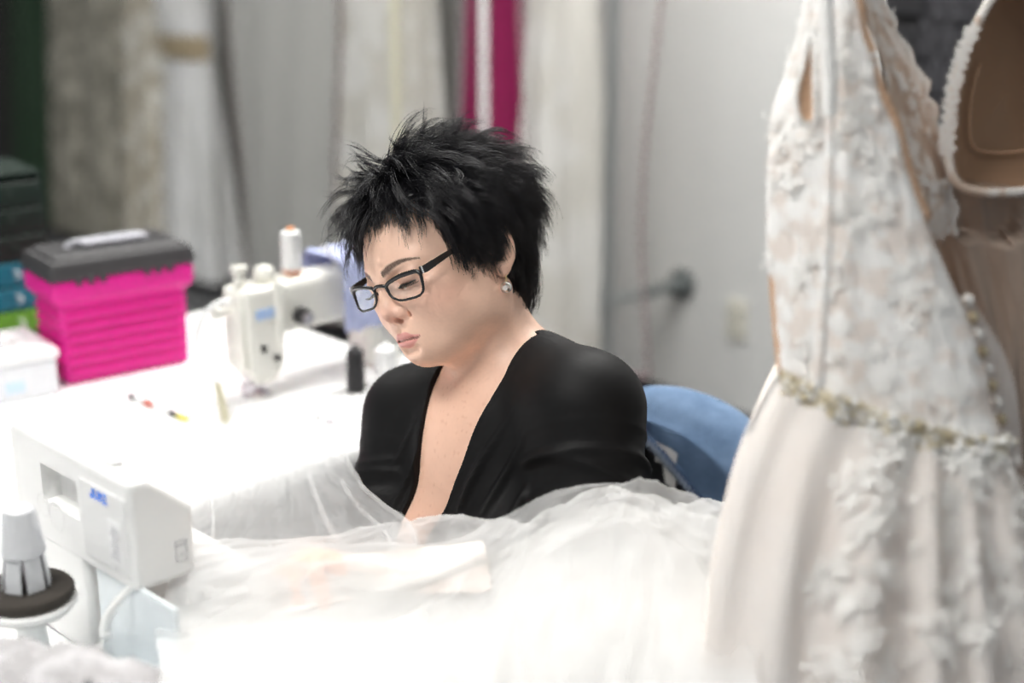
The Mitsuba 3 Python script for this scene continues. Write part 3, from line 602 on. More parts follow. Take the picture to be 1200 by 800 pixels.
# ---------------------------------------------------------------- the beaded wedding dress hanging on the right
wd = thing('wedding_dress', 'ivory lace wedding dress hanging open-backed at the right, with a beaded waist', 'dress')
def bod_fn(p, n, uv):
    k = smoothstep(.36, .60, fbm(p.x*60, p.y*60, p.z*52, 3)); return mix((.70, .635, .59), (.79, .78, .765), k)
plain('bodice_lace', proc(bod_fn), .7, sheen=.4); plain('nude_lining', (.52, .33, .21), .6); plain('nude_cup_shaded', (.30, .185, .115), .6); plain('applique_white', (.82, .81, .79), .75, sheen=.3)  # the cup tone is darker than the lining: inside shade put into the colour
def skirt_fn(p, n, uv):
    k = smoothstep(.40, .75, fbm(p.x*14, p.y*14, p.z*3, 2)); return mix((.66, .53, .45), (.82, .79, .75), k*.55+.45*smoothstep(.30, .18, p.x))
plain('skirt_tulle', proc(lambda p, n, uv: mix((.70, .60, .53), (.81, .76, .72), fbm(p.x*14, p.y*14, p.z*3, 2))), .75, sheen=.3)
plain('pearl_white', (.82, .82, .80), .2, specular=.6, clearcoat=.6); plain('bead_gold', (.52, .45, .30), .3, metallic=.4)
Lr = [(962, -190), (955, -110), (948, -40), (940, 20), (926, 80), (911, 120), (903, 160), (899, 230), (901, 320), (907, 400), (912, 446)]
Rr = [(978, -190), (984, -110), (992, -40), (1006, 20), (1026, 95), (1042, 140), (1056, 180), (1082, 262), (1122, 355), (1152, 440), (1172, 528)]
def panel(off=0.0, s0=-.18, n=40):
    rows = []
    for (lx, ly), (rx, ry) in zip(Lr, Rr):
        a, b = at(lx, ly, 1.290), at(rx, ry, 1.240); w = np.linalg.norm(b-a); row = []
        for s in np.linspace(s0, 1, n):
            bul = .5*w*math.sqrt(max(0, 1-(2*max(s, 0)-1)**2))*.55 if s > 0 else 0
            q = a+(b-a)*max(s, 0); q = q+np.array([0, -1, 0])*(bul-off)+(np.array([.35, 1, 0])*(-s)*.34 if s < 0 else 0); row.append(q)
        rows.append(row)
    return rows
def refine(rows, n, m, amp=0, seed=0):
    v = sheet(rows, n, m, amp, seed, 18, 14) if amp else sheet(rows, n, m, 0.0)
    return v
pv = refine(panel(), 120, 70, .004, 51); obj('bodice', grid(pv), 'bodice_lace', wd, True)
pi_ = refine(panel(.006), 80, 50); obj('lining', grid(pi_), 'nude_lining', wd, True)
rimR = pv[:, -1]; obj('back_edge', tube(rimR[22:84], .0058, 8), 'nude_lining', wd, True)
# armhole: a nude gap edged in lace near the strap
ah = [at(x, y, 1.245-.0) for x, y in ((945, 40), (938, 75), (930, 105), (933, 135), (944, 143), (952, 135), (951, 100), (950, 60))]
ahl = CubicSpline(np.linspace(0, 1, 9), np.array(ah+[ah[0]]), bc_type='periodic')(np.linspace(0, 1, 40)[:-1]); ahl[:, 1] -= .012
cen = ahl.mean(0)+np.array([0, .006, 0]); obj('armhole', trimesh.Trimesh(np.vstack([ahl, cen]), [[i, (i+1) % 39, 39] for i in range(39)], process=False), 'nude_lining', wd, True)
obj('armhole_edge', tube(ahl, .0022, 6, closed=True), 'applique_white', wd, True)
obj('boning', tube(CubicSpline(np.arange(7), np.array([at(x, y, d) for x, y, d in ((968, 40, 1.222), (971, 110, 1.205), (972, 180, 1.196), (970, 260, 1.190), (966, 330, 1.186), (962, 400, 1.182), (958, 455, 1.182))]))(np.linspace(0, 6, 50)), .0042, 10), 'bodice_lace', wd, True)
rb = [[at(x-9+k*9, y, 1.20-.004*(k == 1)) for k in range(3)] for x, y in ((966, -190), (968, -60), (968, 0), (970, 40), (972, 80), (972, 110), (972, 135))]
obj('ribbon', grid(sheet(rb, 50, 7, 0)), 'applique_white', wd, True)
# the far half: front lace panel, moulded cup seen from inside, lining down to the waist
fp = [[at(992, -190, 1.33), at(1010, -190, 1.34), at(1026, -190, 1.35)], [at(1000, -40, 1.32), at(1016, -40, 1.34), at(1032, -40, 1.35)], [at(1012, 20, 1.31), at(1030, 22, 1.33), at(1046, 30, 1.35)], [at(1036, 90, 1.31), at(1058, 90, 1.33), at(1080, 95, 1.35)], [at(1044, 160, 1.31), at(1078, 160, 1.33), at(1096, 150, 1.35)], [at(1056, 220, 1.31), at(1094, 220, 1.33), at(1112, 220, 1.35)], [at(1064, 290, 1.31), at(1088, 285, 1.34), at(1116, 275, 1.36)]]
fv = sheet(fp, 60, 24, .003, 53, 14, 8); obj('front_panel', grid(fv), plain('lace_blush', lacy((.55, .44, .36), (.74, .70, .66), 55), .7), wd, True)
obj('scalloped_edge', tube(fv[:, -1]+np.array([.003, 0, 0])*np.sin(np.arange(60)*1.1)[:, None], .0034, 8), 'applique_white', wd, True)
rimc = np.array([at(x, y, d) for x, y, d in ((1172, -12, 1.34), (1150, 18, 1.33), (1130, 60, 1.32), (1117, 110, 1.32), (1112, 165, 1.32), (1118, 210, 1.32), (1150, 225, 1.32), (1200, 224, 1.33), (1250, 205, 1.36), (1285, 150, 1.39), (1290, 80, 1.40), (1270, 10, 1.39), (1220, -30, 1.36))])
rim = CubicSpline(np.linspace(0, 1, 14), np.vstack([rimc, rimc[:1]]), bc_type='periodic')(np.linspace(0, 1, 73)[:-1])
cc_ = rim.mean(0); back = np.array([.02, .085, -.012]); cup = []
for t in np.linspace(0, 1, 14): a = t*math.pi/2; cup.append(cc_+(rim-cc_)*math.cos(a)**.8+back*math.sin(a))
cup = np.array(cup); cup = np.concatenate([cup, cup[:, :1]], 1); obj('cup', grid(cup), 'nude_cup_shaded', wd, True)
cs = np.array([cc_+(rim[i]-cc_)*.62+back*.70 for i in range(10, 42)]); obj('cup_seam', tube(cs, .0016, 6), 'nude_lining', wd, True)
ring_ = [rim[i] for i in range(72)]; obj('cup_edge', tube(ring_, .0044, 8, closed=True), 'lace_blush', wd, True)
ln = [[at(1070, 212, 1.37), at(1140, 216, 1.345), at(1215, 216, 1.35), at(1282, 170, 1.41)], [at(1080, 320, 1.38), at(1160, 330, 1.37), at(1240, 330, 1.38), at(1310, 300, 1.45)], [at(1100, 430, 1.37), at(1180, 440, 1.37), at(1250, 440, 1.39), at(1320, 420, 1.46)], [at(1120, 560, 1.36), at(1190, 570, 1.36), at(1270, 570, 1.39), at(1350, 550, 1.47)], [at(1120, 760, 1.33), at(1210, 770, 1.33), at(1310, 770, 1.38), at(1410, 740, 1.47)], [at(1100, 1100, 1.27), at(1230, 1120, 1.28), at(1360, 1120, 1.34), at(1490, 1080, 1.46)]]
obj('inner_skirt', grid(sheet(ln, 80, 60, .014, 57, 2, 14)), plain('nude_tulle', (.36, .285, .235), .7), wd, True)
# skirt
Ls = [(908, 440, 1.27), (884, 482, 1.26), (860, 540, 1.25), (842, 610, 1.24), (828, 690, 1.23), (818, 790, 1.22), (806, 900, 1.21), (780, 1080, 1.20)]
Rs = [(1176, 520, 1.25), (1188, 560, 1.24), (1202, 610, 1.23), (1216, 680, 1.22), (1230, 760, 1.21), (1246, 850, 1.20), (1262, 950, 1.19), (1300, 1100, 1.18)]
rows = []
for i, (l, r_) in enumerate(zip(Ls, Rs)):
    a, b = at(*l), at(*r_); w = np.linalg.norm(b-a); row = []
    for s in np.linspace(-.2, 1.0, 64):
        ss = max(s, 0); bul = .5*w*math.sqrt(max(0, 1-(2*ss-1)**2))*.5
        fold = (.004+.011*min(1, i/3))*math.sin(ss*34+.25*i+1.2*math.sin(ss*9))*(1-.6*abs(2*ss-1))
        row.append(a+(b-a)*ss+np.array([0, -1, 0])*(bul+fold)+(np.array([.3, 1, 0])*(-s)*.5 if s < 0 else 0))
    rows.append(row)
from scipy.interpolate import CubicSpline as _CS
sv = _CS(np.arange(8), np.array(rows))(np.linspace(0, 7, 90)); obj('skirt', grid(sv), 'skirt_tulle', wd, True)
sb = []
for i, (l, r_) in enumerate(zip(Ls, Rs)):
    a, b = at(*r_), rows[i][0]; w = np.linalg.norm(b-a)
    sb.append([a+(b-a)*s+np.array([.10, 1, 0])*(.42*w*math.sin(math.pi*s)+.010*math.sin(s*40+i*.3)*math.sin(math.pi*s)) for s in np.linspace(0, 1, 50)])
obj('skirt_back', grid(_CS(np.arange(8), np.array(sb))(np.linspace(0, 7, 60))), 'skirt_tulle', wd, True)
so = sv+np.array([0, -.010, 0])*np.linspace(.2, 1, 90)[:, None, None]+(.006*(meshkit.noise(np.stack([np.broadcast_to(np.arange(64)*.5, (90, 64)), np.broadcast_to(np.arange(90)[:, None]*.05, (90, 64)), np.zeros((90, 64))], -1), 3)-.5))[..., None]*np.array([0, -1, 0])
obj('overlay', grid(so), 'tulle_mid', wd, True)
# belt of beads along the waist
wl = sv[0, 11:]; wl = np.array([np.interp(np.linspace(0, 1, 60), np.linspace(0, 1, len(wl)), wl[:, k]) for k in range(3)]).T+np.array([0, -.004, .002])
obj('waist_band', grid(np.stack([wl+np.array([0, 0, .011]), wl+np.array([0, -.003, .004]), wl+np.array([0, -.003, -.004]), wl+np.array([0, 0, -.011])], 0)), plain('band_champagne', (.58, .52, .40), .5), wd, True)
r5 = np.random.default_rng(12); bm_, gm_ = [], []
for i in range(260):
    k = r5.integers(0, 60); c = wl[k]+np.array([r5.normal()*.003, -.005, r5.uniform(-.012, .012)]); (bm_ if r5.random() < .55 else gm_).append(xf(trimesh.creation.icosphere(1, r5.uniform(.0014, .0032)), None, c))
obj('belt_pearls', cat(*bm_), 'pearl_white', wd, True, kind='stuff'); obj('belt_beads', cat(*gm_), 'bead_gold', wd, True, kind='stuff')
# lace appliques: petals and leaves sewn over bodice and skirt
def motif(c, nrm_, size, r):
    z = nrm(nrm_); x = nrm(np.cross(z, [0, .3, 1])); y = np.cross(z, x); a0 = r.uniform(0, 6.28); out = []
    for k in range(5):
        a = a0+k*2*math.pi/5; d = math.cos(a)*x+math.sin(a)*y; e = -math.sin(a)*x+math.cos(a)*y
        p = [c+d*size*.12, c+d*size*.55+e*size*.30+z*size*.08, c+d*size*.98+e*size*.12+z*size*.05, c+d*size*.98-e*size*.12+z*size*.05, c+d*size*.55-e*size*.30+z*size*.08, c+d*size*.5+z*size*.02]
        out.append(trimesh.Trimesh(np.array(p), [[0, 4, 5], [4, 3, 5], [3, 2, 5], [2, 1, 5], [1, 0, 5]], process=False))
    out.append(xf(trimesh.creation.icosphere(0, size*.16), None, c+z*size*.1)); return out
def leaf(c, nrm_, d, size):
    z = nrm(nrm_); d = nrm(d-z*(z@d)); e = np.cross(z, d)
    return trimesh.Trimesh(np.array([c, c+d*size*.5+e*size*.2+z*size*.08, c+d*size, c+d*size*.5-e*size*.2+z*size*.08, c+d*size*.5+z*size*.02]), [[0, 4, 1], [1, 4, 2], [2, 4, 3], [3, 4, 0]], process=False)
def spray(V, n, i0, i1, j0, j1, sz, seed, keep=None):
    r = np.random.default_rng(seed); nn = np.cross(np.gradient(V, axis=1), np.gradient(V, axis=0)); nn /= np.linalg.norm(nn, axis=-1, keepdims=True)+1e-12; out = []
    nn *= -np.sign(nn[..., 1:2]+1e-9); got = 0
    while got < n:
        i, j = r.integers(i0, i1), r.integers(j0, j1)
        if keep is not None and r.random() > keep(i, j): continue
        got += 1; c = V[i, j]+nn[i, j]*.004; s = sz*r.uniform(.6, 1.25); out += motif(c, nn[i, j], s, r)
        for q in range(3):
            a = r.uniform(0, 6.28); d = np.array([math.cos(a), 0, math.sin(a)]); out.append(leaf(c+d*s*.9, nn[i, j], d, s*1.3))
    return cat(*out)
obj('lace_applique', spray(pv, 100, 34, 119, 12, 62, .0075, 61), 'applique_white', wd, kind='stuff')
obj('lace_applique', spray(so, 250, 2, 78, 24, 63, .0085, 62, lambda i, j: .15+.85*(math.sin(j*.42+i*.02) > -.1)), 'applique_white', wd, kind='stuff')
obj('lace_applique', spray(fv, 24, 12, 58, 3, 23, .0065, 63), 'applique_white', wd, kind='stuff')
em = []
for k in range(8, 24, 1): em += motif(rim[k % 72]+np.array([-.003, -.006, 0]), np.array([-.4, -1, .2]), .0085, np.random.default_rng(k))
obj('lace_applique', cat(*em), 'applique_white', wd, kind='stuff')
# buttons and loops down the open back
bd_ = []
for k in range(9):
    c = at(1134+k*5.5, 352+k*20, 1.262); obj('button', xf(trimesh.creation.icosphere(2, .0058), None, c), 'pearl_white' if k % 2 == 0 else 'bead_gold', wd, True)
gz = [[at(1118, 345, 1.262), at(1138, 352, 1.266), at(1150, 372, 1.272)], [at(1138, 400, 1.26), at(1160, 402, 1.266), at(1176, 412, 1.27)], [at(1156, 450, 1.26), at(1176, 450, 1.266), at(1190, 455, 1.27)], [at(1168, 500, 1.26), at(1186, 500, 1.266), at(1196, 505, 1.27)], [at(1174, 545, 1.26), at(1190, 545, 1.266), at(1198, 550, 1.27)]]
obj('closure_gauze', grid(sheet(gz, 30, 10, 0)), 'tulle_mid', wd, True)
hk = [at(970, -190, 1.27), at(974, -250, 1.275), at(1010, -300, 1.29)]
# its hanger and stand, above and beside the picture
st = thing('display_stand', 'steel display stand whose arm carries the lace wedding dress', 'garment stand')
top_z = 1.92; hx = at(1040, -190, 1.29); HXp = np.array([hx[0], hx[1], top_z])
obj('post', cyl((.86, 1.30, 0), (.86, 1.30, top_z), .014, n=14), 'galvanised', st, True); obj('foot', lathe([(0, .02), (.16, .018), (.17, .0), (0, 0)], 32, (.86, 1.30, 0)), 'galvanised', st, 40)
obj('arm', cyl((.86, 1.30, top_z), (HXp[0]-.12, HXp[1], top_z), .010, n=12), 'galvanised', st, True)
hg = thing('dress_hanger', 'white hanger holding the straps of the lace wedding dress', 'hanger')
hl_ = at(968, -200, 1.27); hr_ = at(1018, -200, 1.34)
obj('hook', tube([HXp+np.array([0, 0, -.20]), HXp+np.array([0, 0, -.02]), HXp+np.array([.012, 0, .014]), HXp+np.array([.022, 0, 0])], .0028, 8), 'chrome', hg, True)
obj('bar', tube([hl_+np.array([-.03, -.02, -.02]), (hl_+HXp+np.array([0, 0, -.2]))/2+np.array([0, 0, .01]), HXp+np.array([0, 0, -.20]), (hr_+HXp+np.array([0, 0, -.2]))/2+np.array([0, 0, .01]), hr_+np.array([.05, .05, -.02])], .007, 10), 'white_plastic', hg, True)
# ---- black slat panel and damask cloth on the back wall, right
plain('black_slat', (.016, .016, .018), .5); plain('black_gap', (.008, .008, .008), .8)
sl = thing('slat_panel', 'black slatted display panel on the back wall behind the lace dress', 'display panel')
obj('backing', xf(box(.50, .012, 1.2, (0, 0, 0)), RW, wallp(1.02, .008, 1.62)), 'black_gap', sl)
for k in range(11): obj('slat', xf(box(.50, .016, .084, (0, 0, 0), .004), RW, wallp(1.02, .022, 1.075+k*.108)), 'black_slat', sl, 40)
def damask(p, n, uv):
    s_ = (p.x*WD[0]+p.y*WD[1])*16; t_ = p.z*12
    row = dr.floor(t_); x = s_+.5*(row-2*dr.floor(row*.5)); fx = x-dr.floor(x)-.5; fy = t_-row-.5
    r = dr.sqrt(fx*fx+fy*fy*.8); a = dr.atan2(dr.abs(fx), fy)
    k = smoothstep(.05, .30, dr.sin(a*5+r*20)*.7+.3*dr.sin(r*46))*smoothstep(.52, .40, r)
    return mix((.008, .008, .010), (.075, .075, .085), k)
plain('damask_cloth', proc(damask), .6, sheen=.3)
dv = []
for z in np.linspace(2.0, 1.02, 24):
    dv.append([wallp(.935+.27*s, .10+.016*math.sin(s*17+z*2)+.0*z, z) for s in np.linspace(0, 1, 40)])
dm = thing('damask_cloth', 'black cloth with a grey damask print hanging beside the black slat panel', 'cloth')
obj('drape', grid(np.array(dv)), 'damask_cloth', dm, True)
obj('hanging_bar', cyl(wallp(.915, .10, 2.0), wallp(1.225, .10, 2.0), .010, n=12), 'galvanised', dm, True)
for t_ in (.93, 1.21): obj('bracket', cyl(wallp(t_, .0, 2.0), wallp(t_, .10, 2.0), .007, n=10), 'galvanised', dm)
# ---------------------------------------------------------------- the woman
HR = np.array([[-0.60496, -0.72639, -0.32616], [0.70263, -0.67970, 0.21052], [-0.37461, -0.10181, 0.92157]])   # head axes: right, forward, up
HO = np.array([-0.0682, 1.6308, 1.0805])
def hl(p): return (np.asarray(p, np.float32)-HO.astype(np.float32))@HR.astype(np.float32)   # world -> head
def hw(p): return np.asarray(p, float)@HR.T+HO                                             # head -> world
EYE = np.array([0.0310, 0.0805, 0.0150]); ER = 0.0122
def head_sdf(q):
    """q: points in head space (x right, y forward, z up, metres from between the ears)"""
    ax = q.copy(); ax[..., 0] = np.abs(ax[..., 0])
    d = d_ell(q, (0, -.003, .052), (.0740, .0990, .0880))
    d = sm(d, d_ell(q, (0, .040, .026), (.0630, .062, .058)), .020)
    d = sm(d, d_ell(q, (0, .036, -.020), (.0580, .0575, .058)), .020)
    d = sm(d, d_cap(ax, (.046, .016, -.044), (.014, .064, -.066), .017, .0165), .026)     # jaw
    d = sm(d, d_cap(ax, (.050, .004, -.008), (.046, .016, -.044), .020, .018), .024)
    d = sm(d, d_ell(q, (0, .0730, -.0660), (.0200, .0180, .0155)), .014)                  # chin
    d = sm(d, d_ell(q, (0, .040, -.066), (.036, .036, .020)), .024)                       # soft under chin
    d = sm(d, d_ell(ax, (.034, .050, -.055), (.018, .022, .018)), .018)                   # jowl
    d = sm(d, d_ell(ax, (.038, .0665, -.014), (.0225, .020, .0185)), .022)                # cheek
    d = sm(d, d_ell(ax, (.044, .045, -.030), (.020, .028, .024)), .022)
    d = sm(d, d_ell(ax, (.048, .057, .002), (.016, .018, .012)), .016)
    d = sm(d, d_ell(q, (0, .0760, -.044), (.029, .0190, .025)), .018)                     # muzzle
    d = sm(d, d_cap(ax, (.010, .0905, .0330), (.044, .074, .0345), .0085, .0065), .014)   # brow ridge
    d = smx(d, -d_ell(ax, (.0310, .1010, .0155), (.0180, .0135, .0115)), .010)            # eye sockets
    d = sm(d, d_sph(ax, EYE, ER+.0021), .005)
    d = sm(d, d_cap(ax, EYE+np.array([-.012, .0075, .0085]), EYE+np.array([.014, .0045, .0080]), .0045, .0050), .006)   # fold over the lid
    d = sm(d, d_ell(ax, (.030, .0870, -.0025), (.016, .008, .0045)), .010)                # bag under eye
    # nose
    d = sm(d, d_cap(q, (0, .0935, .026), (0, .1040, -.004), .0062, .0072), .012)
    d = sm(d, d_ell(q, (0, .1055, -.0125), (.0102, .0092, .0092)), .008)
    d = sm(d, d_ell(ax, (.0122, .0955, -.0165), (.0068, .0098, .0075)), .006)
    d = sm(d, d_cap(q, (0, .103, -.0200), (0, .096, -.0265), .0042, .0045), .005)
    d = smx(d, -d_ell(ax, (.0066, .0985, -.0238), (.0036, .0056, .0040)), .003)
    d = smx(d, -d_cap(ax, (.0188, .0900, -.0140), (.0205, .0905, -.0235), .0012), .006)   # alar crease
    # lips
    d = smx(d, -d_cap(q, (0, .1000, -.0310), (0, .0990, -.0365), .0018), .004)            # philtrum
    up = d_chain(ax, [(.0, .0940, -.0425), (.006, .0942, -.0415), (.014, .0905, -.0440), (.0230, .0840, -.0476)], [.0043, .0045, .0036, .0014])
    lo = d_chain(ax, [(.0, .0925, -.0540), (.009, .0910, -.0535), (.0226, .0840, -.0481)], [.0053, .0049, .0014])
    d = sm(d, up, .0045); d = sm(d, lo, .0045)
    d = smx(d, -d_chain(ax, [(.0, .1000, -.0484), (.010, .0978, -.0482), (.0240, .0860, -.0484)], [.0018, .0016, .0006]), .0020)
    d = smx(d, -d_cap(ax, (0, .0945, -.0625), (.010, .0925, -.0618), .0016), .012)        # under lower lip
    # ears
    Re = np.array([[.80, .58, 0], [-.58, .80, 0], [0, 0, 1.0]]).T
    ez = .013
    el = d_ell(ax, (.0795, -.0135, .0045+ez), (.0050, .0175, .0265), Re)
    el = smx(el, -d_ell(ax, (.0862, -.0080, .0060+ez), (.0058, .0090, .0150), Re), .004)
    t = np.linspace(-2.0, 1.9, 15)
    ring = np.stack([.0800+.0110*(1-np.cos(t)*-1)/2*0+.0055*np.cos(t*.5)**2, -.0135-.0160*np.cos(t), .0060+ez+.0245*np.sin(t)], 1)
    el = sm(el, d_chain(ax, ring, [.0030]*15), .004)
    el = sm(el, d_ell(ax, (.0790, -.0095, -.0200+ez), (.0050, .0085, .0100), Re), .007)
    el = sm(el, d_ell(ax, (.0745, .0005, .0000+ez), (.0045, .0050, .0065)), .006)
    return sm(d, el, .005)
def lid_pts(side, r, el0, el1, n=9, span=54):
    out = []
    for t in np.linspace(-1, 1, n):
        az = math.radians(span*t); el = math.radians(el0+(el1-el0)*(t*t))
        d = np.array([math.sin(az)*math.cos(el), math.cos(az)*math.cos(el), math.sin(el)]); c = EYE*np.array([side, 1, 1])
        a = math.radians(-12*side); d = np.array([d[0]*math.cos(a)-d[1]*math.sin(a), d[0]*math.sin(a)+d[1]*math.cos(a), d[2]])   # each eye turned out a little
        out.append(c+d*r)
    return np.array(out)
# body joints, world
SL = np.array([.083, 1.492, .962]); SR = np.array([-.124, 1.704, .876])       # shoulder joints (hers: left, right)
TR = nrm(SR-SL); TF = nrm(np.cross([0, 0, 1.0], TR)); TU = np.cross(TR, TF)
TM = (SL+SR)/2
def tw(a): return TM+a[0]*TR+a[1]*TF+a[2]*TU                                     # torso (right, forward, up) -> world
TB = np.stack([TR, TF, TU], 1)
NB = np.array([.006, 1.622, .968]); NH = hw((0, -.022, -.045))
EL = np.array([.092, 1.385, .735]); WL = np.array([-.105, 1.295, .812])
ERt = np.array([-.160, 1.590, .690]); WR = np.array([-.215, 1.385, .820])
HIP = np.array([.075, 1.715, .545])
def torso_sdf(p):
    R = TB
    d = d_ell(p, tw((0, -.010, -.115)), (.150, .105, .185), R)
    d = sm(d, d_cap(p, tw((-.085, -.03, -.005)), tw((.085, -.03, -.005)), .058), .05)
    for s in (-1, 1):
        d = sm(d, d_ell(p, tw((.078*s, .062, -.165)), (.075, .075, .078), R), .045)
    d = sm(d, d_cap(p, tw((0, -.005, -.25)), HIP, .120, .145), .07)
    d = sm(d, d_cap(p, HIP+.08*TR, HIP-.08*TR, .115), .06)
    for S, s in ((SL, -1), (SR, 1)):
        d = sm(d, d_cap(p, NB+np.array([0, 0, -.004 if s < 0 else -.012])+s*.035*TR, S+np.array([0, 0, .010]), .042 if s < 0 else .040, .040), .035)
    return d
def arms_sdf(p, grow=0.0):
    d = None
    for S, E, W in ((SL, EL, WL), (SR, ERt, WR)):
        e = sm(d_cap(p, S, E, .0530+grow, .0430+grow), d_cap(p, E, W, .0400+grow, .0270), .02)
        d = e if d is None else np.minimum(d, e)
    return d
def neck_sdf(p):
    d = d_cap(p, NB+np.array([.0, .0, -.01]), NH, .0525, .0490)
    d = sm(d, d_cap(p, NB+.052*TF+.020*TR+np.array([0, 0, -.025]), hw((.055, -.018, -.030)), .010, .012), .018)
    d = sm(d, d_cap(p, NB+.052*TF-.020*TR+np.array([0, 0, -.025]), hw((-.055, -.018, -.030)), .010, .012), .018)
    d = sm(d, d_cap(p, NB+.050*TF+np.array([0, 0, -.02]), hw((0, .030, -.062)), .012, .016), .022)
    return d
FING = {}
def hand_parts(W, fwd, palm, s):
    """chains of one hand: fwd along the fingers, palm the way the palm faces, s = +1 right hand"""
    fwd = nrm(fwd); palm = nrm(palm-fwd*(palm@fwd)); side = np.cross(fwd, palm)*s      # towards the thumb
    ch = [([W, W+.045*fwd+.012*side], [.024, .020]), ([W, W+.075*fwd+.026*side], [.022, .0135]), ([W, W+.072*fwd-.022*side], [.022, .0125]), ([W+.03*fwd, W+.078*fwd], [.02, .014])]
    for i, (o, L) in enumerate(((.030, .068), (.010, .076), (-.010, .071), (-.029, .056))):
        b = W+(.076-.006*abs(i-1))*fwd+o*side; c = [b]
        for k, (fr, an) in enumerate(((.46, 22), (.31, 50), (.23, 72))):
            a = math.radians(an); c.append(c[-1]+L*fr*(math.cos(a)*fwd+math.sin(a)*palm+.10*(o/.03)*side*(1-k*.4)))
        ch.append((c, [.0092, .0086, .0080, .0070]))
    t0 = W+.020*fwd+.020*side; d1 = nrm(.55*fwd+.75*side+.30*palm); d2 = nrm(.85*fwd+.30*side+.40*palm)
    ch.append(([t0, t0+.036*d1, t0+.036*d1+.030*d2, t0+.036*d1+.054*d2], [.0150, .0110, .0098, .0080]))
    return ch
HANDS = hand_parts(WL+np.array([-.02, -.006, 0]), WL-EL+np.array([-.08, 0, .0]), np.array([-.3, .2, -1.0]), -1)+hand_parts(WR+np.array([-.002, -.018, .006]), WR-ERt+np.array([.08, 0, -.02]), np.array([.2, .1, -1.0]), 1)
def hands_sdf(p):
    d = None
    for c, r in HANDS:
        e = d_chain(p, c, r); d = e if d is None else sm(d, e, .004)
    return d
def near(fn, p, c, r):
    """fn only where p lies within r of c; further off, the distance to that ball (plus a margin)"""
    e = d_sph(p, c, r); m = e < 0; out = e+.02
    if m.any(): out[m] = fn(p[m])
    return out
def head_open(q):
    hd = head_sdf(q)
    def slit(x):
        d = None
        for s in (-1, 1):      # the slit between the lids, looking down
            c = lid_pts(s, ER+.0022, -16, -9)
            e = np.maximum(d_chain(x, c, [.0008, .0013, .0019, .0022, .0022, .0022, .0019, .0013, .0008]), -(d_sph(x, EYE*np.array([s, 1, 1]), ER-.0012))); d = e if d is None else np.minimum(d, e)
        return d
    return smx(hd, -near(slit, q, (0, .08, .009), .06), .0012)
def skin_sdf(p):
    p = np.asarray(p, np.float32)
    tor = sm(torso_sdf(p), arms_sdf(p), .03)
    d = sm(tor, near(neck_sdf, p, NB, .17), .03)
    hd = near(lambda x: head_open(hl(x)), p, hw((0, 0, .015)), .150)
    d = sm(d, hd, .022*np.clip((.02-hl(p)[..., 2])/.04, .05, 1))
    return sm(d, near(hands_sdf, p, (WL+WR)/2, .24), .008)
hb = HO
ax_x = axis(-.36, .005, -.27, .0032, -.195, .00115, -.06, .0016, .02, .0032, .10, .006, .30)
ax_y = axis(1.15, .004, 1.38, .0036, 1.455, .00115, 1.60, .0017, 1.73, .004, 1.80, .006, 1.93)
ax_z = axis(.36, .008, .60, .0042, .92, .0028, .965, .00115, 1.12, .0018, 1.235)
skin = biggest(surface_nets(skin_sdf, (ax_x, ax_y, ax_z)))
skin = smooth_mesh(skin, 3)
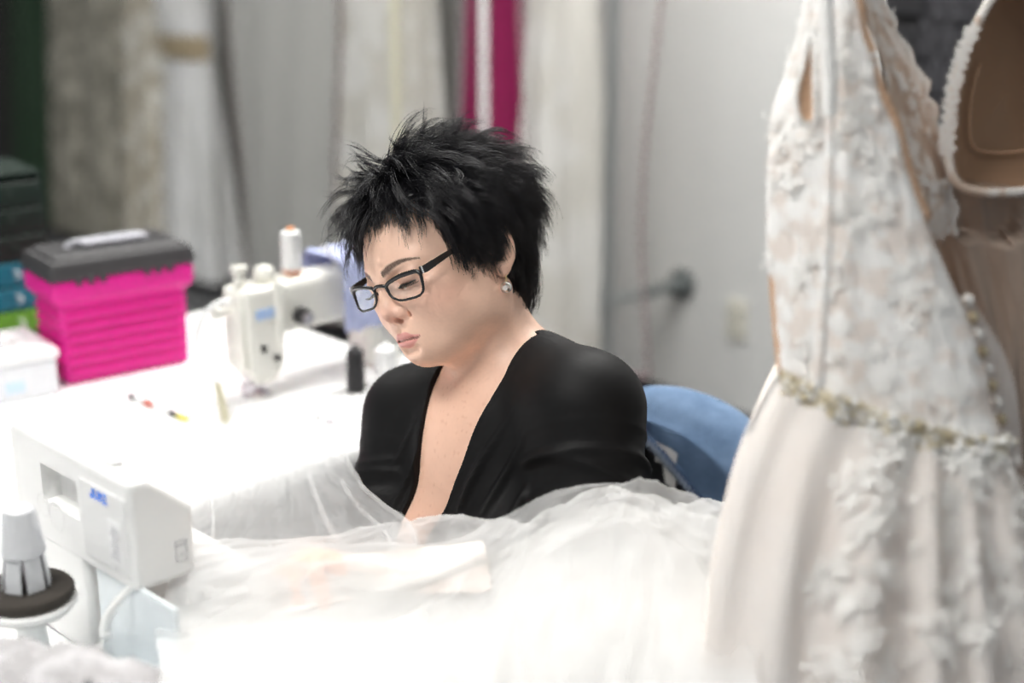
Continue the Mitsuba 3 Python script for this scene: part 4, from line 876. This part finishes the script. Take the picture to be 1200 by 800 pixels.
def skin_color(v):
    q = (v-HO)@HR; a = q.copy(); a[:, 0] = np.abs(a[:, 0])
    base = np.array([.80, .53, .405])
    n1 = meshkit.fbm(v*np.array([60, 60, 60.]), 3, 3)[:, None]; n2 = meshkit.noise(v*420, 5)[:, None]
    c = base*(1+.10*(n1-.5)+.05*(n2-.5))
    def blob(p, c0, r, amt, soft=1.0):
        d = np.sqrt((((p-np.array(c0))/np.array(r))**2).sum(1)); return (amt*np.exp(-d**2*soft))[:, None]
    def mixc(c, t, k): return c*(1-k)+np.array(t)*k
    c = mixc(c, (.80, .40, .31), blob(a, (.044, .062, -.012), (.026, .026, .020), .70))     # cheeks
    c = mixc(c, (.76, .38, .31), blob(a, (0, .108, -.014), (.014, .014, .012), .45))        # nose tip
    c = mixc(c, (.74, .38, .31), blob(a, (.012, .1, -.02), (.010, .012, .008), .35))
    c = mixc(c, (.55, .31, .24), blob(a, (.031, .090, .0150), (.020, .02, .0085), .55))    # lids
    c = mixc(c, (.75, .43, .34), blob(a, (.078, -.012, .0), (.01, .02, .035), .35))
    chest = np.clip((1.0-v[:, 2])/.04, 0, 1)[:, None]
    c = mixc(c, (.74, .45, .33), .45*chest)
    fr = meshkit.noise(v*210, 11)[:, None]; c = mixc(c, (.62, .34, .23), chest*np.clip((fr-.70)/.2, 0, 1)*.40)    # freckles on the chest
    face = (q[:, 1] > .06)&(np.abs(q[:, 0]) < .04)
    # lips: between the mouth corners, on the lip rolls
    x = np.clip(a[:, 0]/.0238, 0, 1)
    top = -.0388-.0008*np.cos(x*9)-.0088*x**1.7; bot = -.0588+.0098*x**2
    k = np.clip((top-q[:, 2])/.0012+.5, 0, 1)*np.clip((q[:, 2]-bot)/.0014+.5, 0, 1)*(a[:, 0] < .0245)*(q[:, 1] > .078)
    lipc = np.where((np.abs(q[:, 2]+.0484+.0008*x) < .0012)[:, None], np.array([[.20, .06, .055]]), np.array([[.66, .27, .25]]))
    c = c*(1-.85*k[:, None])+lipc*.85*k[:, None]
    # nostrils
    c = mixc(c, (.25, .10, .08), blob(a, (.0066, .098, -.0245), (.0036, .0055, .0028), .9))
    # eyebrows: a tapered arch of fine hair
    bx = (a[:, 0]-.012)/.042; arch = .0305+.0100*np.sin(np.clip(bx, 0, 1.1)*2.15)-.004*np.clip(bx, 0, 1)
    w = np.where(bx < .15, .0038, .0046-.0038*np.clip((bx-.15)/.85, 0, 1))
    br = np.clip(1.9-1.5*np.abs(q[:, 2]-arch)/w, 0, 1)*(bx > -.02)*(bx < 1.02)*(q[:, 1] > .055)
    br = br*(.80+.20*meshkit.noise(q*np.array([900, 300, 500.]), 8))
    c = mixc(c, (.022, .014, .013), br[:, None]*.93)
    return np.clip(c, 0, 1)
mat('skin', {'type': 'principled', 'base_color': {'type': 'mesh_attribute', 'name': 'vertex_color'}, 'roughness': .46, 'specular': .42, 'sheen': .15, 'flatness': .35})
person = thing('person', 'seated woman with short black hair, in a black wrap top, bent over white tulle', 'person')
obj('body', skin, 'skin', person, True, color=skin_color(skin.vertices))
# ---- the wrap top: the torso and sleeves, a cloth's thickness out, open in a deep V
NL = np.array([[-.20, .063], [-.17, .048], [-.112, .018], [-.035, -.029], [.021, -.054], [.052, -.068], [.085, -.070], [.14, -.06]])
NR = np.array([[-.20, .058], [-.17, .068], [-.10, .078], [-.06, .068], [.009, .059], [.06, .060], [.14, .055]])
def cloth_sdf(p):
    p = np.asarray(p, np.float32); q = (p-TM.astype(np.float32))@TB.astype(np.float32)
    tor = torso_sdf(p); arm = arms_sdf(p, .004)
    d = sm(tor, arm, .042)
    # folds: along the wrap from the neckline to the waist, and rings round the upper sleeve
    x, y, z = q[..., 0], q[..., 1], q[..., 2]
    def crease(t, s): return np.exp(-((t-np.round(t))/s)**2)          # narrow ridges one unit apart
    wx = x+.012*np.sin(z*22); fold = .0066*crease((wx*.9+z*.30)*27+.35*np.sin(z*9), .16)*np.clip((.03-z)/.08, 0, 1)
    hL = np.clip(((p-SL)@nrm(EL-SL))/np.linalg.norm(EL-SL), -.3, 1.2); hR = np.clip(((p-SR)@nrm(ERt-SR))/np.linalg.norm(ERt-SR), -.3, 1.2)
    w = np.clip((arm*-1+tor+.02)/.04, 0, 1); w = w*w*(3-2*w)
    az = np.arctan2((p-SL)@TF, -((p-SL)@TR))
    ring = .0068*crease(hL*5.5+.55*np.sin(az*1.0+.6)+.5*np.sin(hL*7), .16)*np.clip((hL-.02)/.25, 0, 1)*np.clip(1.5-np.abs(hL-.5)/.5, 0, 1)+.0035*crease(hR*5+.5*np.sin(az), .16)*np.clip((hR-.12)/.2, 0, 1)*np.clip(1.5-np.abs(hR-.5)/.5, 0, 1)
    # the sleeve seam: a soft ridge where the sleeve is set in
    seam = .0016*np.exp(-((hL+.02+.25*(np.abs(az)-.8))/.045)**2)
    d = d-.0065-fold*(1-w)-ring*w
    # the seam gather at the shoulder
    # openings
    l = np.interp(z, NL[:, 0], NL[:, 1]); r = np.interp(z, NR[:, 0], NR[:, 1])
    v = np.maximum(l-x, x-r)*.85; v = np.maximum(v, -.030-y); v = np.maximum(v, -.185-z)
    d = smx(d, -v, .003)
    d = np.maximum(d, -near(neck_sdf, p, NB, .17)-.001)
    d = np.maximum(d, -np.minimum((p-(EL+.60*(WL-EL)))@nrm(EL-WL), 1)*0+np.where(d_cap(p, EL+.60*(WL-EL), WL+.6*(WL-EL), .05) < 0, (p-(EL+.60*(WL-EL)))@nrm(WL-EL), -1))
    d = np.maximum(d, np.where(d_cap(p, ERt+.60*(WR-ERt), WR+.6*(WR-ERt), .05) < 0, (p-(ERt+.60*(WR-ERt)))@nrm(WR-ERt), -1))
    return np.maximum(d, .500-p[..., 2])
top = biggest(surface_nets(cloth_sdf, (axis(-.36, .005, -.27, .0026, -.16, .0019, .05, .0026, .22, .006, .32), axis(1.15, .005, 1.33, .0026, 1.46, .0019, 1.66, .0026, 1.78, .006, 1.95), axis(.47, .008, .62, .0045, .80, .0021, 1.06))))
top = smooth_mesh(top, 3)
def knit(p, n, uv):
    return mix((.0024, .0024, .0028), (.0038, .0038, .0043), noise(p.x*1500, p.y*1500, p.z*1500))
mat('black_jersey', {'type': 'twosided', 'b': {'type': 'principled', 'base_color': proc(knit), 'roughness': .60, 'specular': .20, 'sheen': .06}})
obj('wrap_top', top, 'black_jersey', person, True, label='black long-sleeved jersey wrap top with a deep V neck')
# ---- legs in black trousers, shoes
KL = HIP-.085*TR+.40*nrm(TF*1.0-TR*.15)+np.array([0, 0, -.01]); KR = HIP+.085*TR+.40*nrm(TF*1.0+TR*.15)+np.array([0, 0, -.01])
AL = np.array([KL[0]-.0, KL[1]+.03, .09]); AR = np.array([KR[0], KR[1]+.04, .09])
def legs_sdf(p):
    p = np.asarray(p, np.float32)
    d = sm(d_cap(p, HIP+.09*TR, HIP-.09*TR, .128), d_cap(p, HIP+np.array([0, 0, .03]), HIP+np.array([0, 0, .06]), .140), .05)
    for h, k, a, s in ((HIP-.085*TR, KL, AL, 0), (HIP+.085*TR, KR, AR, 1)):
        d = sm(d, d_cap(p, h, k, .090, .066), .04); d = sm(d, d_cap(p, k, a, .066, .046), .02)
    d = d+.0015*np.sin(p[..., 0]*60+p[..., 2]*40)
    return np.maximum(d, .075-p[..., 2])
lg = smooth_mesh(surface_nets(legs_sdf, (axis(-.50, .009, .32), axis(1.15, .009, 1.95), axis(.05, .009, .72))), 2)
obj('trousers', lg, 'black_jersey', person, True)
mat('black_leather', {'type': 'twosided', 'b': {'type': 'principled', 'base_color': rgb(.015, .014, .014), 'roughness': .35}})
for A in (AL, AR):
    f = nrm(TF); s = m3.Manifold.sphere(1, 20)
    parts = [m3.Manifold.sphere(.036, 20).translate((A+f*u+np.array([w*TR[0], w*TR[1], z])).tolist()) for u, w, z in ((-.035, 0, -.045), (.02, 0, -.035), (.11, .012, -.052), (.11, -.012, -.052), (.155, 0, -.054))]
    sh = hull(parts); sh = trimesh.intersections.slice_mesh_plane(sh, [0, 0, 1], [0, 0, .001], cap=True) if True else sh
    obj('shoe', sh, 'black_leather', person, True)
# ---- eyes
mat('eye_white', {'type': 'principled', 'base_color': rgb(.78, .74, .70), 'roughness': .12, 'specular': .6, 'clearcoat': .6})
mat('iris', {'type': 'principled', 'base_color': rgb(.07, .04, .025), 'roughness': .1, 'specular': .6, 'clearcoat': .8})
mat('lash', {'type': 'twosided', 'b': {'type': 'principled', 'base_color': rgb(.010, .008, .008), 'roughness': .5}})
for s in (-1, 1):
    e = trimesh.creation.icosphere(3, ER); c = EYE*np.array([s, 1, 1])
    eb = obj('eye', xf(e, HR, hw(c)), 'eye_white', person, True)
    g = nrm((-.05*s, .86, -.50)); ir = [v for v in (trimesh.creation.icosphere(4, ER*1.012),)][0]
    keep = (ir.triangles_center@g) > ER*.885; ir = trimesh.Trimesh(ir.vertices, ir.faces[keep]); obj('iris', xf(ir, HR, hw(c)), 'iris', eb, True)
    line = lid_pts(s, ER+.0022, -13.5, -8, 15, 56)
    ln = tube(hw(line), np.interp(np.linspace(-1, 1, 15), [-1, 0, 1], [.0004, .0011, .0006]), 6)
    lashes = []
    for t, p0 in zip(np.linspace(-1, 1, 24), lid_pts(s, ER+.0024, -14.5, -9, 24, 56)):
        o = nrm(p0-c); a = p0; L = .0075 if t*s > -.2 else .0055; b = a+o*L*.6+np.array([.25*L*(t*s > 0)*s, 0, -.30*L]); d = b+o*L*.35+np.array([.22*L*s, 0, .30*L])
        lashes.append(tube(hw([a, b, d]), [.00035, .00028, .00008], 4))
    obj('eyelashes', cat(ln, *lashes), 'lash', eb, False)
# ---- glasses
glasses = thing('glasses', 'rectangular black-framed glasses worn low on the nose of the woman', 'glasses')
mat('frame_black', {'type': 'twosided', 'b': {'type': 'principled', 'base_color': rgb(.008, .008, .009), 'roughness': .15, 'specular': .5, 'clearcoat': .3, 'clearcoat_gloss': .95}})
mat('accent_metal', {'type': 'twosided', 'b': {'type': 'roughconductor', 'material': 'Al', 'alpha': .12}})
mat('lens_glass', {'type': 'thindielectric', 'int_ior': 1.5, 'specular_reflectance': rgb(.75, .78, .75)})
def gp(x, y, z): return np.array([x, y+.050*x, z+.028*x+.0005])      # the glasses sit a little askew
def rounded(poly, k=6, r=.22):
    p = np.asarray(poly, float); n = len(p); out = []
    for i in range(n):
        a, b, c = p[i-1], p[i], p[(i+1) % n]; s = b+(a-b)*r; e = b+(c-b)*r
        for t in np.linspace(0, 1, k): out.append((1-t)**2*s+2*t*(1-t)*b+t*t*e)
    return np.array(out)
for s in (-1, 1):
    cor = [gp(s*.0105, .1050, .0180), gp(s*.0370, .1030, .0235), gp(s*.0655, .0945, .0235), gp(s*.0635, .0965, .0000), gp(s*.0540, .0990, -.0048), gp(s*.0260, .1030, -.0040), gp(s*.0140, .1045, .0030)]
    loop = rounded(cor, 6, .34); k = len(loop)
    zz = (loop[:, 2]-loop[:, 2].min())/np.ptp(loop[:, 2])
    rim = tube(hw(loop), (.0014+.0012*zz**2), 8, closed=True); obj('rim', rim, 'frame_black', glasses, True)
    cen = loop.mean(0)+np.array([0, .0012, 0]); fan = trimesh.Trimesh(np.vstack([loop, (loop+cen)/2+np.array([0, .0006, 0]), cen]), [[i, (i+1) % k, k+i] for i in range(k)]+[[(i+1) % k, k+(i+1) % k, k+i] for i in range(k)]+[[k+i, k+(i+1) % k, 2*k] for i in range(k)], process=False)
    fan.vertices = hw(fan.vertices); obj('lens', fan, 'lens_glass', glasses, True)
    # temple
    h0 = gp(s*.0655, .0940, .0225); tp = np.array([h0, gp(s*.0705, .0900, .0228), gp(s*.0735, .0800, .0255), gp(s*.0755, .0550, .0310), gp(s*.0775, .020, .0345), gp(s*.0790, -.003, .0345), gp(s*.0775, -.018, .026), gp(s*.0755, -.028, .012)])
    rows = []
    for i, q in enumerate(tp):
        hh = [.0042, .0042, .0038, .0030, .0026, .0024, .0022, .0016][i]; ww = .0012
        up_ = np.array([0, .15, 1.0]); out_ = np.array([s, 0, 0.0]); rows.append([q+out_*ww+up_*hh, q-out_*ww+up_*hh, q-out_*ww-up_*hh, q+out_*ww-up_*hh, q+out_*ww+up_*hh])
    tm = grid(np.array(rows)); tm.vertices = hw(tm.vertices); obj('temple', tm, 'frame_black', glasses)
    ac = box(.0022, .0060, .0085, (0, 0, 0), .0009); obj('hinge_accent', xf(ac, HR@rotz(-.5*s), hw(gp(s*.0688, .0925, .0226))), 'accent_metal', glasses)
br = np.array([gp(-.0112, .1048, .0165), gp(-.006, .1068, .0185), gp(0, .1075, .0192), gp(.006, .1068, .0185), gp(.0112, .1048, .0165)]); obj('bridge', tube(hw(br), .0019, 8), 'frame_black', glasses, True)
# ---- earring
mat('gold', {'type': 'twosided', 'b': {'type': 'roughconductor', 'material': 'Au', 'alpha': .2}})
mat('crystal', {'type': 'twosided', 'b': {'type': 'roughconductor', 'material': 'Ag', 'alpha': .04}})
for s in (-1,):
    er = thing('earring', 'round clear crystal drop earring on a gold hook, in the ear of the woman', 'earring')
    p0 = hw((s*.0815, -.0105, -.0075)); dn = np.array([0, 0, -1.0]); o = HR[:, 0]*s
    hook = [p0-o*.004, p0+o*.002, p0+o*.0035+dn*.003, p0+o*.0035+dn*.0170]
    obj('hook', tube(hook, .0006, 6), 'gold', er, True)
    c = hook[-1]+dn*.0066; F_ = frame(np.array([-FW[0], -FW[1], 0])+.35*np.array([-1, 0, 0]))
    Rg = np.stack([F_[:, 1], F_[:, 2], F_[:, 0]], 1)
    gem = lathe([(0, .0040), (.0032, .0040), (.0055, .0016), (.0062, 0), (.0035, -.0026), (0, -.0042)], 8)
    obj('gem', xf(gem, Rg, c), 'crystal', er)
    obj('bezel', xf(lathe([(.0060, .0012), (.0067, .0008), (.0067, -.0016), (.0040, -.0042), (0, -.0052), (0, -.0047), (.0036, -.0034), (.0060, -.0010), (.0060, .0012)], 20), Rg, c), 'accent_metal', er, True)
# hair: strands grow from the scalp, run out from the crown and fall
HC = np.array([0, -.003, .052]); HRAD = np.array([.0752, .1002, .0892])
GRAV = HR.T@np.array([0, 0, -1.0])
def hair_line(p):
    """> 0 where the scalp carries hair (head space)"""
    ax = np.abs(p[..., 0]); y, z = p[..., 1], p[..., 2]
    front = z-(.0920+.35*np.maximum(ax-.035, 0)-.8*np.maximum(.075-y, 0)*(ax > .05))
    side = np.where(y > .012, z-.018-(y-.012)*1.35, np.where(y > -.03, z-.040, z+.060+.25*(y+.03)))
    return np.where((y > .045) & (ax < .062), front, np.minimum(side, .1))
def elev(p):
    q = (p-HC)/HRAD; k = np.linalg.norm(q, axis=-1, keepdims=True); n = q/HRAD; n /= np.linalg.norm(n, axis=-1, keepdims=True)
    return (k[..., 0]-1)*HRAD.mean(), n
CROWN = nrm((.012, .018, .090))
def grow(roots, L, H, gw, swirl, flick, r, steps=14, curl=.35):
    n = len(roots); p = roots.copy(); out = [p.copy()]; _, nn = elev(p); d = nn.copy(); ph = r.uniform(0, 99, (n, 3))
    for i in range(steps):
        s = (i+1)/steps; e, nn = elev(p); q = nrm_rows((p-HC)/HRAD)
        t = q-CROWN; t = t-nn*(t*nn).sum(1, keepdims=True); t = nrm_rows(t+1e-6); b = np.cross(nn, t)
        sw = swirl[:, None]; t = t*np.cos(sw)+b*np.sin(sw)
        hs = H*(1-(1-s)**2.2)
        w = np.stack([np.sin(ph[:, k]+s*5.0*(1+.4*k)) for k in range(3)], 1)*curl
        want = t+nn*np.clip((hs-e)/.008, -1.2, 1.6)[:, None]+GRAV*(gw*s**1.2)[:, None]+nn*(flick*s**3)[:, None]+w*s
        d = nrm_rows(d*.55+nrm_rows(want)*.75); p = p+d*(L/steps)[:, None]
        e, nn = elev(p); low = np.maximum(.0012-e, 0); p = p+nn*low[:, None]
        out.append(p.copy())
    return np.stack(out, 1)
def nrm_rows(v): return v/(np.linalg.norm(v, axis=-1, keepdims=True)+1e-12)
hr = np.random.default_rng(21)
def scalp(n, keep):
    d = nrm_rows(hr.normal(size=(n, 3))); p = HC+d*HRAD; p = p[(hair_line(p) > 0)]; return p[keep(p)] if keep else p
def clumps(guides, L, H, gw, swirl, flick, kids, spread, tip=.25, curl=.35, frizz=.0016, rad=.00034):
    g = grow(guides, L, H, gw, swirl, flick, hr, curl=curl); n, k, _ = g.shape; s = np.linspace(0, 1, k)
    g = np.repeat(g, kids, 0); m = len(g)
    off = hr.normal(size=(m, 1, 3))*spread; off2 = hr.normal(size=(m, 1, 3))*frizz
    ph = hr.uniform(0, 6.28, (m, 1, 3)); wob = np.sin(ph+s[None, :, None]*hr.uniform(3, 8, (m, 1, 3)))*frizz*.6*s[None, :, None]
    g = g+off*(1-(1-tip)*s**.8)[None, :, None]+off2*(s**2)[None, :, None]*1.5+wob
    cut = hr.uniform(.72, 1, m)   # uneven ends
    u = s[None]*cut[:, None]*(k-1); i = np.minimum(u.astype(int), k-2); fr = (u-i)[..., None]; a = np.arange(m)[:, None]
    g = g[a, i]*(1-fr)+g[a, i+1]*fr
    e, nn = elev(g); g = g+nn*np.maximum(.0008-e, 0)[..., None]
    rr = rad*hr.uniform(.55, 1.4, m)[:, None]*(1-.72*s[None]**2)
    return g, rr
def U(n, a, b): return hr.uniform(a, b, n)
ST = []
def layer(p, L, H, gw, sw, fl, kids, spread, **k):
    n = len(p); b = np.clip((p[:, 2]-.055)/.07, 0, 1)*np.clip((.085-p[:, 1])/.06, 0, 1)
    ST.append(clumps(p, U(n, *L)*(1+.30*b), (U(n, *H)+.010*np.clip((-.030-p[:, 1])/.05, 0, 1))*(1+.75*b), U(n, *gw), U(n, *sw), U(n, *fl), kids, spread, **k))
# crown and back, three heights
front = lambda p: (p[:, 1] > .035) & (p[:, 2] > .07)
notfront = lambda p: ~front(p)
layer(scalp(1300, lambda p: notfront(p) & (p[:, 2] > -.03)), (.050, .080), (.004, .014), (.3, .8), (.0, .6), (0, .05), 14, .0046, tip=.4)
layer(scalp(1200, lambda p: notfront(p) & (p[:, 2] > .03)), (.055, .090), (.014, .030), (.3, .9), (.0, .8), (-.1, .05), 15, .0046, tip=.4, curl=.25)
layer(scalp(600, lambda p: (p[:, 2] > .085)), (.050, .085), (.020, .034), (.2, .7), (.1, 1.0), (-.2, .05), 14, .0042, tip=.35, curl=.3)
# nape, falling straight
layer(scalp(1000, lambda p: (p[:, 1] < -.020) & (p[:, 2] < .02)), (.100, .165), (.022, .044), (1.3, 3.0), (-.2, .3), (0, .1), 14, .0046, tip=.25)
# sides, over the ears
layer(scalp(1300, lambda p: (np.abs(p[:, 0]) > .045) & (p[:, 1] > -.03) & (p[:, 1] < .045) & (p[:, 2] < .085)), (.045, .075), (.005, .018), (.9, 1.8), (-.15, .25), (0, .1), 13, .0036, tip=.2)
layer(scalp(1500, lambda p: (np.abs(p[:, 0]) > .050) & (p[:, 1] > -.045) & (p[:, 1] < .030) & (p[:, 2] > .045) & (p[:, 2] < .095)), (.050, .078), (.017, .026), (.8, 1.7), (.1, .6), (0, .05), 12, .0034, tip=.15)
layer(scalp(500, lambda p: (np.abs(p[:, 0]) > .045) & (p[:, 1] > .010) & (p[:, 1] < .048) & (p[:, 2] < .070)), (.062, .098), (.003, .009), (2.2, 3.6), (-.1, .1), (0, .0), 14, .0026, tip=.10)
# the front, swept forward, and the fringe: thin wisps over the forehead
layer(scalp(900, lambda p: front(p) & (p[:, 1] < .072)), (.032, .052), (.008, .020), (.2, .5), (-.30, .4), (0, .1), 13, .0036, tip=.35)
layer(scalp(2000, lambda p: front(p) & (p[:, 1] > .040)), (.016, .030), (.003, .010), (.2, .6), (-.4, .3), (-.1, .05), 9, .0030, tip=.3)
layer(scalp(1100, lambda p: front(p) & (p[:, 1] > .055)), (.030, .060), (.002, .008), (.3, .8), (-.6, .4), (-.1, .05), 4, .0020, tip=.25, frizz=.0024, rad=.00026)
# the heavier lock over the far temple
layer(scalp(1600, lambda p: (p[:, 0] > .036) & (p[:, 1] > .030) & (p[:, 2] > .045)), (.044, .066), (.006, .015), (.7, 1.2), (-.25, .0), (0, .05), 14, .0034, tip=.2)
# stray spikes on top
layer(scalp(60, lambda p: p[:, 2] > .110), (.050, .075), (.030, .045), (-.2, .2), (-1.4, 1.4), (.1, .6), 12, .0024, tip=.10, curl=.9)
lift = scalp(4000, lambda p: (p[:, 2] > .120) & (np.abs(p[:, 0]) < .045) & (p[:, 1] > -.03) & (p[:, 1] < .055))[:17]
layer(lift, (.046, .068), (.042, .062), (-.4, .0), (-1.2, 1.2), (-.5, .3), 11, .0026, tip=.10, curl=1.0)
hair = np.concatenate([a for a, b in ST]); hrad = np.concatenate([b for a, b in ST])
print('strands', len(hair))
mat('hair_black', {'type': 'principled', 'base_color': rgb(.0055, .0053, .0072), 'roughness': .30, 'specular': .38})
scene[person+'__hair'] = {'type': 'bsplinecurve', 'filename': curves(hw(hair), hrad), 'bsdf': {'type': 'ref', 'id': 'hair_black'}}
tag(person+'__hair', 'short black layered hair with a wispy fringe', kind=None)
def cap_sdf(q):
    e = d_ell(q, HC, HRAD+.0035); return np.maximum(e, -(hair_line(q)*.8-.004))
capm = surface_nets(cap_sdf, (axis(-.085, .0025, .085), axis(-.11, .0025, .11), axis(-.08, .0025, .14)))
capm = smooth_mesh(capm, 4); capm.vertices = hw(capm.vertices)
obj('underlayer', capm, 'hair_black', person+'__hair', True)
